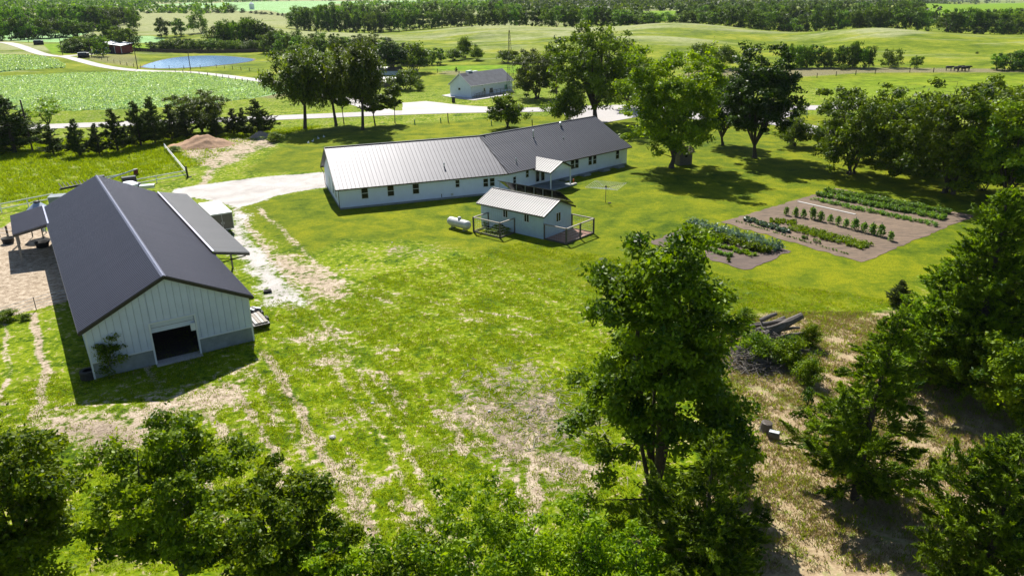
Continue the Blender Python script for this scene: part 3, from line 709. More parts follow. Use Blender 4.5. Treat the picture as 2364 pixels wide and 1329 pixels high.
# cut of the bend in slope coordinates: x + y*cs*tb <= c
slope_panels(house, (-.45, -eo, ezh), (1, 0, 0), (0, 1, hk), hL + 1.0, sl, .50, ['roof_light', 'seam'], cuts=[(1, cs_ * tb, hL + .45 + eo * tb)])
ux = (cos(db), sin(db), 0); vy = (-sin(db), cos(db), hk)
slope_panels(house, W2(-.5, -eo, ezh), ux, vy, hL2 + .95, sl, .42, ['roof_light', 'seam'], cuts=[(-1, cs_ * tb, -(.5 - eo * tb) + 0)])
slope_panels(house, (hL - .5, hw + eo, ezh), (-1, 0, 0), (0, -1, hk), hL - .05, sl, 1.2, ['roof_light', 'seam'], cuts=[(-1, -cs_ * tb * 0, 0)])
slope_panels(house, W2(hL2 + .45, hw + eo, ezh), (-ux[0], -ux[1], 0), (-vy[0], -vy[1], hk), hL2 + .45 - 1.0, sl, 1.2, ['roof_light', 'seam'])
hc = MB(); bx, by = hL - hw / 2 * tb, hw / 2
rx_, ry_, _ = W2(hL2 + .45, hw / 2)
for (a, b) in (((-.45, by), (bx, by)), ((bx, by), (rx_, ry_))):
    hc.beam((*a, hr + .07), (*b, hr + .07), .3, .05)
hc.beam((hL + .1, -eo, ezh + .07), (bx, by, hr + .07), .12, .05)
hc.build('ridge_cap', 'dark_trim', house)
ft = MB(); ft.beam((-.45, -eo - .03, ezh - .05), (hL + .1, -eo - .03, ezh - .05), .10, .16)
ft.beam(W2(-.1, -eo - .03, ezh - .05), W2(hL2 + .45, -eo - .03, ezh - .05), .10, .16)
ft.build('gutter', 'dark_trim', house)
for s in (-1, 1):
    MB().beam((-.48, hw / 2, hr - .02), (-.48, hw / 2 + s * (hw / 2 + eo), ezh - .06), .05, .22).build('rake_board', 'dark_trim', house)
    MB().beam(W2(hL2 + .48, hw / 2, hr - .02), W2(hL2 + .48, hw / 2 + s * (hw / 2 + eo), ezh - .06), .05, .22).build('rake_board', 'dark_trim', house)
MB().beam((-.45, hw + eo, ezh - .05), (hL - 1, hw + eo, ezh - .05), .1, .16).build('gutter', 'dark_trim', house)
sf = MB(); slab2d(sf, [(-.4, -eo), (hL + .1, -eo), (hL + .02, -.02), (-.4, -.02)], ezh - .12, ezh - .1); slab2d(sf, [W2(-.1, -eo)[:2], W2(hL2 + .4, -eo)[:2], W2(hL2 + .4, -.02)[:2], W2(0, -.02)[:2]], ezh - .12, ezh - .1)
sf.build('soffit', 'wall_white', house)
MB().tube([(-.12, -.52, ezh - .1), (-.1, -.12, ezh - .45), (-.1, -.1, .15)], .045, 6).build('downspout', 'dark_trim', house)
MB().tube([(-.45, hw + .4, ezh - .1), (-.12, hw - .1, ezh - .9), (-.1, hw - .1, .15)], .045, 6).build('downspout', 'dark_trim', house)
for x, z, w, h in ((3.15, 1.82, .78, 1.3), (6.43, 1.8, .78, 1.25), (9.67, 1.76, .78, 1.25), (15.2, 1.9, .5, .9), (19.05, 1.66, .62, 1.05), (19.95, 1.66, .62, 1.05)):
    window(house, (x, 0, z), 0, w, h)
for x, z, w, h in ((1.43, 1.5, .5, .85), (3.8, 1.98, .5, .95), (12.8, 1.85, .72, 1.25), (13.72, 1.85, .72, 1.25), (16.6, 1.85, .72, 1.25), (17.6, 1.85, .72, 1.25), (22.8, 1.85, .72, 1.25)):
    window(house, W2(x, 0, z), db, w, h)
for y, z, h in ((3.2, 1.6, 1.3), (5.6, 1.6, 1.3), (7.1, 4.6, .6)): window(house, (0, y, z), -pi / 2, .7, h)
d = MB().span(-.5, .5, -.05, 0, 0, 2.1).build('door', 'white_trim', house, loc=(0, 9.6, .25), rz=-pi / 2)
for x in (5.75, 6.75):
    d = MB().span(-.46, .46, -.05, -.003, 0, 2.05).build('door', 'white_trim', house, loc=W2(x, 0, .28), rz=db)
    MB().span(-.30, .30, -.065, -.05, .3, 1.85).build('glass_panel', 'glass', d)
    MB().box((.38 if x < 6 else -.38, -.08, 1.0), (.04, .06, .12)).build('handle', 'galv', d)
def vent(x, y, hgt_, r, wing):
    z = hr - hk * abs(hw / 2 - y)
    p = (x, y, z) if wing == 0 else W2(x, y, z)
    o = MB().lathe([(0, -.1), (r, -.1), (r, hgt_), (r * 1.5, hgt_), (r * 1.5, hgt_ + .08), (0, hgt_ + .16)], 10).build('vent_pipe', 'galv', house, loc=p)
    MB().lathe([(r * 2.4, .0), (r, .12)], 10).build('pipe_boot', 'black_plastic', o)
vent(14.0, 1.8, .45, .07, 0); vent(2.9, 1.2, .5, .07, 1); vent(9.9, 5.0, 1.0, .09, 1); vent(14.8, 3.7, .25, .06, 1); vent(16.9, 6.3, .55, .13, 1)
MB().beam((13.0, -.02, .3), (13.0, -.02, .75), .08).build('meter_pipe', 'dark_trim', house); MB().box((14.4, -.06, .55), (.3, .12, .3)).build('wall_box', 'galv', house)
MB().beam((14.4, -.55, ezh - .1), (14.0, -1.0, ezh - .02), .03).build('antenna_stub', 'dark_trim', house)
# porch on the right wing
px0, px1, py = 5.0, 8.85, -3.3; pm = (px0 + px1) / 2; pe, prz = 2.65, 3.62; pk = (prz - pe) / ((px1 - px0) / 2)
MB().add([W2(x, y, z) for z in (0.02, .22) for x, y in ((4.3, -.03), (9.2, -.03), (9.2, -3.75), (4.3, -3.75))], [(0, 1, 2, 3), (7, 6, 5, 4), (0, 4, 5, 1), (1, 5, 6, 2), (2, 6, 7, 3), (3, 7, 4, 0)]).build('patio_slab', 'concrete', house)
for x in (px0, px1):
    MB().beam(W2(x, py, .2), W2(x, py, pe), .14).build('porch_post', 'white_trim', house)
ps = hypot((px1 - px0) / 2 + .45, pk * ((px1 - px0) / 2 + .45)); pz = prz - pk * ((px1 - px0) / 2 + .45) + .05
back = 2.2
vyh = (-sin(db), cos(db), 0); ng = (-vyh[0], -vyh[1], 0)
slope_panels(house, W2(px0 - .45, back, pz), ng, (ux[0], ux[1], pk), back - py + .35, ps, .42, ['roof_pen', 'seam'], name='porch_roof_panel')
slope_panels(house, W2(px1 + .45, py - .35, pz), vyh, (-ux[0], -ux[1], pk), back - py + .35, ps, .42, ['roof_pen', 'seam'], name='porch_roof_panel')
g = MB(); slab2d(g, [(px0 - .1, pe - .1), (px1 + .1, pe - .1), (pm, prz - .05)], py - .05, py + .05, lambda x, z, y: W2(x, y, z)); g.build('porch_gable', 'wall_white', house)
g = MB()
for s in (-1, 1): g.beam(W2(pm, py - .38, prz), W2(pm + s * 2.4, py - .38, pz - .03), .05, .18)
g.beam(W2(px0 - .45, py - .35, pz - .03), W2(px0 - .45, -.4, pz - .03), .06, .14); g.beam(W2(px1 + .45, py - .35, pz - .03), W2(px1 + .45, -.4, pz - .03), .06, .14)
g.build('porch_trim', 'dark_trim', house)
MB().box(W2(9.3, -3.4, .12), (1.3, .35, .22), db).build('step', 'slab', house)
for i, (x, y) in enumerate(((11.0, -.6), (14.9, -.6), (19.2, -.6), (22.6, -.6))):
    p = house.matrix_basis @ Vector(W2(x, y, 0)) if False else None
    a = HA; q = W2(x, y, 0); wx, wy = H0[0] + q[0] * cos(a) - q[1] * sin(a), H0[1] + q[0] * sin(a) + q[1] * cos(a)
    o = MB().span(-.75, .75, -.5, .5, 0, .22).span(-.68, .68, -.44, .44, .22, .26).build('window_well_cover', 'concrete', None, loc=(wx, wy, 0), rz=HA2)
    tag(o, ['low grey well cover nearest the porch', 'low grey well cover below the nearer pair of windows', 'low grey well cover, third from the porch', 'low grey well cover nearest the right end of the house'][i] + ' against the white wall', 'cover', 'well covers along the right wing')

# ---- shed with pens ----
S0 = np.array([-3.35, 84.75]); SA = -.7727 + .06; sL, sw, se, sr = 9.0, 5.0, 2.75, 3.85; sk = (sr - se) / (sw / 2)
shed = thing('shed', 'small grey blue shed with ribbed pale roof between tank and clothesline', 'shed', (*S0, 0), SA)
nps = 30
for i in range(nps):
    x0 = i * sL / nps; m = MB().span(x0 + .004, x0 + sL / nps - .012, -.03, .03, 0.05, se).build('siding_board', 'shed_siding', shed)
nps2 = 17
for side in (0, 1):
    for i in range(nps2):
        a, b = i * sw / nps2 + .004, (i + 1) * sw / nps2 - .012; zf = lambda y: sr - sk * abs(y - sw / 2) - .03
        P = [(a, .05), (b, .05), (b, zf(b))] + ([(sw / 2, zf(sw / 2))] if a < sw / 2 < b else []) + [(a, zf(a))]
        m = MB(); X_ = sL if side else 0
        slab2d(m, P, X_ - .03, X_ + .03, lambda y, z, x: (x, y, z)); m.f = [t[::-1] for t in m.f]; m.build('siding_board', 'shed_siding', shed)
MB().span(0, sL, sw - .05, sw, 0, se).span(.03, sL - .03, .03, sw - .05, 0, .08).build('back_wall', 'shed_siding', shed)
ss = hypot(sw / 2 + .35, sk * (sw / 2 + .35)); sz = sr - sk * (sw / 2 + .35) + .04
slope_panels(shed, (-.35, -.35, sz), (1, 0, 0), (0, 1, sk), sL + .7, ss, .33, ['roof_pen', 'seam'])
slope_panels(shed, (sL + .35, sw + .35, sz), (-1, 0, 0), (0, -1, sk), sL + .7, ss, .66, ['roof_pen', 'seam'])
t = MB()
for x in (-.37, sL + .37):
    for s in (-1, 1): t.beam((x, sw / 2, sr - .02), (x, sw / 2 + s * (sw / 2 + .37), sz - .06), .04, .2)
for y in (-.38, sw + .38): t.beam((-.35, y, sz - .04), (sL + .35, y, sz - .04), .06, .14)
t.build('roof_trim', 'dark_trim', shed)
MB().beam((-.35, sw / 2, sr + .08), (sL + .35, sw / 2, sr + .08), .22, .04).build('ridge_cap', 'roof_pen', shed)
window(shed, (3.7, -.03, 2.0), 0, .62, .78, 'slide'); window(shed, (6.75, -.03, 2.0), 0, .62, .78, 'slide'); window(shed, (sL + .03, 2.6, 1.95), pi / 2, .75, .95, 'slide')
MB().span(2.9, 3.3, -.06, -.03, .25, .7).build('hatch', 'black_plastic', shed)
# row of solar panels standing on the far slope
sol = thing('solar_array', 'row of tilted black solar panels on far slope of the shed roof', 'solar panels', (*S0, 0), SA)
for i in range(7):
    x0 = .15 + i * 1.27; m = MB(); yb, zb, yt, zt_ = sw + .45, sr - sk * (sw / 2 + .35) + .25, sw / 2 + .45, sr + .85
    c = [(x0, yt, zt_), (x0 + 1.2, yt, zt_), (x0 + 1.2, yb, zb + .1), (x0, yb, zb + .1)]
    m.add(c + [(a, b, z - .05) for a, b, z in c], [(3, 2, 1, 0), (4, 5, 6, 7), (0, 1, 5, 4), (1, 2, 6, 5), (2, 3, 7, 6), (3, 0, 4, 7)])
    m.build('solar_panel', 'solar', sol)
    r = MB().beam((x0 + .1, yt + .05, zt_ - .06), (x0 + .1, yt + .05, sr - .1), .05).beam((x0 + .1, yb - .1, zb + .05), (x0 + .1, yb - .1, sz - .05), .05); r.build('bracket', 'galv', sol)
MB().beam((0, yt, zt_ - .05), (sL, yt, zt_ - .05), .06).beam((0, yb, zb + .03), (sL, yb, zb + .03), .06).build('rail', 'dark_trim', sol)
def pen(name, label, pts, floor, plants=False):
    """open timber pen: posts, top and bottom rails, wire mesh"""
    P = [np.array(p) for p in pts]
    t = thing(name, label, 'pen', (*S0, 0), SA)
    for i, p in enumerate(P): MB().beam((*p, 0), (*p, 1.75), .15).build('post', 'timber', t)
    for a, b in zip(P[:-1], P[1:]):
        MB().beam((*a, 1.7), (*b, 1.7), .15, .1).build('top_rail', 'pale_timber', t)
        MB().beam((*a, .1), (*b, .1), .09, .14).build('bottom_rail', 'timber', t)
    w = MB()
    for a, b in zip(P[:-1], P[1:]):
        L = np.linalg.norm(b - a)
        for k in range(1, int(L / .3)): q = a + (b - a) * k * .3 / L; w.beam((*q, .15), (*q, 1.65), .008)
        for z in np.arange(.3, 1.65, .3): w.beam((*a, z), (*b, z), .008)
    tag(w.build('wire_mesh', 'galv', t), kind='stuff')
    return t
pen('planted_pen', 'open timber framed pen with green plants beside the long shed wall', [(1.1, .0), (1.1, -2.5), (5.0, -2.5), (5.0, 0)], None)
p2 = pen('paved_pen', 'open timber framed pen with brick floor at the near end of the shed', [(sL + .05, .1), (sL + 3.0, .1), (sL + 3.0, 2.6), (sL + 3.0, 5.1), (sL + .05, 5.1)], True)
pv = None
for i in range(14):
    for j in range(24):
        if i * 24 + j >= 300 and False: pass
nx, ny = 12, 24; pvw, pvl = 2.85 / nx, 5.0 / ny
pmesh = MB().span(.006, pvw - .006, .006, pvl - .006, 0, .05).mesh('paver', 'paver')
for i in range(nx):
    for j in range(ny): obj('paver', pmesh, p2, (sL + .08 + i * pvw, .12 + j * pvl, .04 + random.uniform(-.006, .006)))

# ---- propane tank ----
tp = at(1062, 534); ta = atan2(81.84 - 84.78, -4.28 + 7.28)
tank = thing('propane_tank', 'weathered white propane tank lying on the lawn by the shed', 'gas tank', (-5.85, 83.4, 0), ta)
prof = [(-1.75, 0.0)] + [(-1.75 + .4 * (1 - cos(t)), .5 * sin(t)) for t in np.linspace(.2, pi / 2, 6)] + [(1.75 - .4 * (1 - cos(t)), .5 * sin(t)) for t in np.linspace(pi / 2, .2, 6)] + [(1.75, 0)]
m = MB(); n_ = 18; vs = [(x, r * cos(2 * pi * k / n_), .72 + r * sin(2 * pi * k / n_)) for x, r in prof for k in range(n_)]
m.add(vs, [(i * n_ + k, (i + 1) * n_ + k, (i + 1) * n_ + (k + 1) % n_, i * n_ + (k + 1) % n_) for i in range(len(prof) - 1) for k in range(n_)])
m.build('tank_body', 'tank', tank, smooth=True)
MB().lathe([(.0, .28), (.14, .26), (.2, .2), (.2, 0)][::-1], 12, (0.1, 0, 1.2)).build('valve_dome', 'tank', tank, smooth=True)
for x in (-1.0, 1.0): MB().span(x - .06, x + .06, -.32, .32, 0, .3).build('saddle', 'galv', tank)

# ---- rotary clothesline ----
cp = at(1398, 468)
cl = thing('clothesline', 'rotary clothesline standing open on the lawn', 'clothesline', tuple(cp))
MB().tube([(0, 0, 0), (0, 0, 1.95)], .035, 8).build('pole', 'post_wood', cl)
MB().lathe([(.0, .2), (.1, .18), (.13, 0), (.1, -.25), (0, -.3)][::-1], 10, (0, 0, 2.0)).build('hub', 'black_plastic', cl)
aa = [.35 + k * pi / 2 for k in range(4)]; R_ = 2.9
for a in aa:
    MB().tube([(0, 0, 1.95), (R_ * cos(a), R_ * sin(a), 2.25)], .022, 5).build('arm', 'pale_timber', cl)
    MB().tube([(0, 0, 1.7), (R_ * .45 * cos(a), R_ * .45 * sin(a), 2.08)], .012, 4).build('strut', 'galv', cl)
for a, b in zip(aa, aa[1:] + aa[:1]):
    w = MB()
    for k in range(7):
        r = R_ * (1 - k * .12); z = 1.95 + .3 * r / R_
        w.beam((r * cos(a), r * sin(a), z), (r * cos(b), r * sin(b), z), .014)
    w.build('line', 'white_trim', cl)
MB().box((.45, -.35, .06), (.35, .18, .1), .5).build('ground_socket', 'black_plastic', cl)

# ---- white cargo trailer ----
tr0 = np.array([-31.9, 83.1]); t1 = np.array([-31.15, 83.56])
TA = atan2(.55, .835) - .02
tl = thing('cargo_trailer', 'enclosed white roofed cargo trailer parked on gravel beside the barn', 'trailer', (-33.3, 82.5, 0), TA)
w_, l_ = 2.3, 6.2
MB().span(0, w_, 0, l_, .5, 2.35).build('body', 'trailer', tl)
MB().span(-.03, w_ + .03, -.03, l_ + .1, 2.35, 2.43).build('roof', 'white_roof', tl)
for x in (.06, w_ / 2 + .01):
    d = MB().span(x, x + w_ / 2 - .08, -.03, 0, .58, 2.25).build('rear_door', 'trailer', tl)
    MB().box((x + (.95 if x < 1 else .12), -.05, 1.3), (.05, .04, .25)).build('latch', 'galv', d)
MB().span(-.02, w_ + .02, -.045, 0, .5, .58).span(-.02, .05, -.045, 0, .58, 2.34).span(w_ - .05, w_ + .02, -.045, 0, .58, 2.34).span(w_ / 2 - .03, w_ / 2 + .01, -.045, 0, .58, 2.27).span(-.02, w_ + .02, -.045, 0, 2.27, 2.34).build('rear_frame', 'galv', tl)
for s in (-.09, w_ + .09):
    for y in (2.6, 3.5):
        wm = MB(); vs = [(s + dx, y + .33 * cos(a), .33 + .33 * sin(a)) for dx in (-.09, .09) for a in np.linspace(0, 2 * pi, 14, endpoint=False)]
        wm.add(vs, [(k, (k + 1) % 14, (k + 1) % 14 + 14, k + 14) for k in range(14)] + [tuple(range(14))[::-1], tuple(range(14, 28))]); wm.build('wheel', 'rubber', tl)
    MB().span(s - .12, s + .12, 2.15, 3.95, .68, .74).build('fender', 'galv', tl)
MB().beam((.3, l_, .5), (w_ / 2, l_ + 1.2, .45), .1).beam((w_ - .3, l_, .5), (w_ / 2, l_ + 1.2, .45), .1).build('drawbar', 'dark_trim', tl)

# ---- white office house across the road ----
o0 = at(1047, 222)[:2]; oc = at(1088, 227)[:2]; o1 = at(1183, 212)[:2]
OA = atan2(*(o1 - oc)[::-1]); ou = np.array([cos(OA), sin(OA)]); ovv = np.array([-sin(OA), cos(OA)])
oL = float((o1 - oc) @ ou); ow = float((o0 - oc) @ ovv) * 1.0 + 0; ow = max(ow, 7.5); oe, orz = 3.2, 5.9; ok = (orz - oe) / (ow / 2)
off = thing('roadside_house', 'small white gabled building across the road with grey shingle roof and ramp', 'building', (*oc, 0), OA)
m = MB(); slab2d(m, [(0, 0), (oL, 0), (oL, ow), (0, ow)], 0, oe); m.build('wall', 'wall_white', off)
for X_ in (.1, oL - .1):
    m = MB(); slab2d(m, [(0, oe), (ow, oe), (ow / 2, orz - .05)], X_ - .1, X_ + .1, lambda y, z, x: (x, y, z)); m.f = [t[::-1] for t in m.f]; m.build('gable', 'wall_white', off)
for s, nm in ((0, 'near'), (1, 'far')):
    ys, ye = (-.35, ow / 2) if s == 0 else (ow + .35, ow / 2); z0_ = orz - ok * (ow / 2 + .35)
    m = MB(); c = [(-.35, ys, z0_), (oL + .35, ys, z0_), (oL + .35, ye, orz), (-.35, ye, orz)]
    m.add(c + [(a, b, z + .12) for a, b, z in c], [(0, 3, 2, 1), (4, 5, 6, 7), (0, 1, 5, 4), (1, 2, 6, 5), (2, 3, 7, 6), (3, 0, 4, 7)] if s == 0 else [(0, 1, 2, 3), (7, 6, 5, 4), (0, 4, 5, 1), (1, 5, 6, 2), (2, 6, 7, 3), (3, 7, 4, 0)])
    r = m.build('roof', 'shingle', off)
    if s == 0:
        for (a, b, c0, c1, mt) in ((.2, 2.2, .74, .98, 'shingle_dark'),):
            P = [(a, ys + (ye - ys) * c0), (b, ys + (ye - ys) * c0), (b, ys + (ye - ys) * c1), (a, ys + (ye - ys) * c1)]
            MB().add([(x, y, orz - ok * (ow / 2 - y) + .13) for x, y in P], [(0, 1, 2, 3)]).build('shingle_patch', mt, r)
m = MB()
for X_ in (-.38, oL + .38):
    for s in (-1, 1): m.beam((X_, ow / 2, orz + .02), (X_, ow / 2 + s * (ow / 2 + .37), orz - ok * (ow / 2 + .35) + .04), .05, .2)
m.beam((-.35, -.38, orz - ok * (ow / 2 + .35) + .04), (oL + .35, -.38, orz - ok * (ow / 2 + .35) + .04), .06, .16)
m.build('roof_trim', 'white_trim', off)
kx = oL / 14.6
def ofx(px_, py_):
    d = ray(px_, py_); t = (oc @ ovv) / (d[:2] @ ovv); return float((d[:2] * t - oc) @ ou), CAMH + d[2] * t
x, z = ofx(1134, 209); window(off, (x, 0, z), 0, 1.15, 1.25, 'grid')
x, z = ofx(1168, 201); f = window(off, (x, 0, z), 0, 1.2, 1.2, 'none'); MB().span(-.58, .58, -.03, -.016, -.58, .58).build('board', 'dark_green_door', f)
x, z = ofx(1118, 208); d = MB().span(-.55, .55, -.04, 0, -.9, .95).build('door', 'white_trim', off, loc=(x, 0, z - .3)); MB().span(-.2, .2, -.05, -.04, -.1, .75).build('glass_panel', 'glass', d)
window(off, (0, ow * .55, 2.1), -pi / 2, .7, .5, 'none')
for px_ in (1112, 1151): x, z = ofx(px_, 197); MB().box((x, -.12, 2.9), (.2, .24, .2)).build('wall_lamp', 'dark_trim', off)
MB().box((4.2, ow / 2 + .6, orz + .15), (1.6, 1.0, .7)).build('roof_unit', 'white_trim', off); MB().box((6.6, ow / 2 + .9, orz + .0), (1.8, .8, .4)).build('roof_unit', 'white_trim', off)
def P_(px_, py_): q = at(px_, py_)[:2] - oc; return float(q @ ou), float(q @ ovv)
wk = [P_(*p) for p in [(1020, 221), (1044, 217), (1047, 223), (1088, 228), (1140, 220), (1178, 216), (1180, 219), (1135, 226), (1094, 232.5), (1060, 229)]]
m = MB(); slab2d(m, wk, .02, .1); 
pvm = m.build('walk', 'slab', off)
if pvm.data.polygons[1].normal.z < 0: pvm.data.flip_normals()
rr = MB().span(.5, oL - .3, -.9, -.02, .1, .45).build('ramp_deck', 'slab', off)
for (x0, x1, z0_, z1_, col) in ((.3, 4.6, 1.0, 1.5, 'blue_paint'), (6.0, oL - .2, 1.35, 1.5, 'post_wood')):
    m = MB().beam((x0, -1.0, z0_), (x1, -1.0, z1_), .07).beam((x0, -1.0, z0_ - .35), (x1, -1.0, z1_ - .35), .05)
    for k in range(8): x = x0 + (x1 - x0) * k / 7; m.beam((x, -1.0, 0.1), (x, -1.0, z0_ + (z1_ - z0_) * k / 7), .06)
    m.build('handrail', 'dark_trim', off)
# lattice mast
tw0 = at(1178, 216)
mast = thing('lattice_mast', 'tall slim lattice antenna mast in front of the white roadside building', 'mast', tuple(tw0))
Hm = 16.2; leg = lambda k, z: ((.95 * (1 - z / Hm) + .12) * cos(2 * pi * k / 3 + .3) * 1.3, (.95 * (1 - z / Hm) + .12) * sin(2 * pi * k / 3 + .3) * 1.3, z)
for k in range(3): MB().beam(leg(k, 0), leg(k, Hm), .07).build('leg', 'dark_trim', mast)
m = MB(); zs = [0, 1.8, 3.5, 5.1, 6.6, 8, 9.3, 10.5, 11.6, 12.7, 13.7, 14.6, 15.4, Hm]
for a, b in zip(zs[:-1], zs[1:]):
    for k in range(3): m.beam(leg(k, a), leg((k + 1) % 3, b), .03); m.beam(leg(k, b), leg((k + 1) % 3, b), .03); m.beam(leg((k + 1) % 3, a), leg(k, b), .025)
m.build('bracing', 'dark_trim', mast); MB().beam((0, 0, Hm), (0, 0, Hm + 1.6), .05).build('aerial', 'dark_trim', mast)

# ---- far red barn and farmyard ----
rb = at(262, 124)
redb = thing('red_barn', 'small red barn with white metal roof beside the far lane', 'barn', tuple(rb), -.18)
m = MB().span(-5.5, 4.5, 0, .15, 0, 3.2).span(4.35, 4.5, .15, 8, 0, 3.2).span(-5.5, 4.5, 8, 8.15, 0, 4.6).span(-5.5, -5.35, .15, 8, 0, 3.4); m.build('wall', 'red_wall', redb)
m = MB(); c = [(-6, -.6, 4.6), (5, -.6, 3.3), (5, 8.6, 4.1), (-6, 8.6, 5.4)]; m.add(c + [(a, b, z + .15) for a, b, z in c], [(0, 3, 2, 1), (4, 5, 6, 7), (0, 1, 5, 4), (1, 2, 6, 5), (2, 3, 7, 6), (3, 0, 4, 7)]); m.build('roof', 'white_roof', redb)
MB().span(-4.6, -2.4, -.08, -.003, 0.1, 2.8).build('sliding_door', 'white_trim', redb); MB().span(-2.3, .9, -.06, -.003, .05, 3.0).build('painted_dark_doorway', 'interior', redb); MB().span(.95, 1.15, -.1, -.003, 0, 3.3).span(4.3, 4.52, -.1, -.003, 0, 3.3).build('corner_board', 'white_trim', redb)  # the opening is a black slab on the closed wall, its inner shade painted
for (px_, py_, top, lab, wdt) in ((868, 172, 162, 'long low metal roofed shed glimpsed behind the willows', 16), (888, 200, 186, 'small metal roofed cabin glimpsed behind the thin tree', 6)):
    p = at(px_, py_ + 2); h = hgt(p, top) * .8
    t = thing('metal_roofed_shed', lab, 'shed', tuple(p), -.1)
    MB().span(-wdt / 2, wdt / 2, 0, 5, 0, h).build('wall', 'timber' if wdt < 10 else 'barn_steel', t)
    m = MB(); c = [(-wdt / 2 - .4, -.4, h), (wdt / 2 + .4, -.4, h), (wdt / 2 + .4, 2.5, h + 1.1), (-wdt / 2 - .4, 2.5, h + 1.1), (-wdt / 2 - .4, 5.4, h), (wdt / 2 + .4, 5.4, h)]
    m.add(c + [(a, b, z + .08) for a, b, z in c], [(0, 3, 2, 1), (3, 4, 5, 2), (6, 7, 8, 9), (9, 8, 11, 10), (0, 1, 7, 6), (4, 10, 11, 5), (1, 2, 8, 7), (2, 5, 11, 8), (0, 6, 9, 3), (3, 9, 10, 4)]); m.build('roof', 'roof_pen', t)
# small wooden shed under the bright tree
p = at(1583, 381)
t = thing('garden_hut', 'little brown wooden hut in the shade beneath the yellow green tree', 'hut', tuple(p), .35)
for i in range(9):
    MB().span(-1.1 + i * .245, -1.1 + i * .245 + .23, 0, .04, 0, 1.9).build('board', 'timber', t)
MB().span(1.06, 1.1, .04, 2, 0, 1.9).span(-1.1, -1.06, .04, 2, 0, 1.9).span(-1.1, 1.1, 2, 2.04, 0, 1.9).build('wall', 'timber', t)
m = MB(); c = [(-1.4, -.3, 1.85), (1.4, -.3, 1.85), (1.4, 1, 2.6), (-1.4, 1, 2.6), (-1.4, 2.3, 1.85), (1.4, 2.3, 1.85)]
m.add(c + [(a, b, z + .06) for a, b, z in c], [(0, 3, 2, 1), (3, 4, 5, 2), (6, 7, 8, 9), (9, 8, 11, 10), (0, 1, 7, 6), (4, 10, 11, 5), (1, 2, 8, 7), (2, 5, 11, 8), (0, 6, 9, 3), (3, 9, 10, 4)]); m.build('roof', 'post_wood', t)
MB().span(-.2, .2, -.03, -.004, 1.2, 1.5).build('window', 'glass', t)

# ------------------------------------------------------------------ vegetation
def leaf_quads(cen, nrm, size, aspect, r, tint, up=None):
    """one folded-flat leaf per centre: four corners of a rhombus"""
    n = len(cen)
    nrm = nrm / (np.linalg.norm(nrm, axis=1)[:, None] + 1e-9)
    t = r.normal(size=(n, 3)) if up is None else up + r.normal(size=(n, 3)) * .35
    t -= (t * nrm).sum(1)[:, None] * nrm; t /= np.linalg.norm(t, axis=1)[:, None] + 1e-9
    b = np.cross(nrm, t); s = (size * r.uniform(.7, 1.35, n))[:, None]
    V = np.stack([cen - t * s, cen + b * s * aspect - nrm * s * .12, cen + t * s, cen - b * s * aspect - nrm * s * .12], 1).reshape(-1, 3)
    F = np.arange(n * 4).reshape(-1, 4)
    return V, F, np.repeat(np.clip(tint, 0, 1), 4)
def unit(r, n):
    v = r.normal(size=(n, 3)); return v / np.linalg.norm(v, axis=1)[:, None]
def tubes(segs, sides=5):
    """segs: list of (points, radii) -> arrays"""
    mb = MB()
    for pts, rs in segs: mb.tube(pts, rs, sides, False)
    return mb
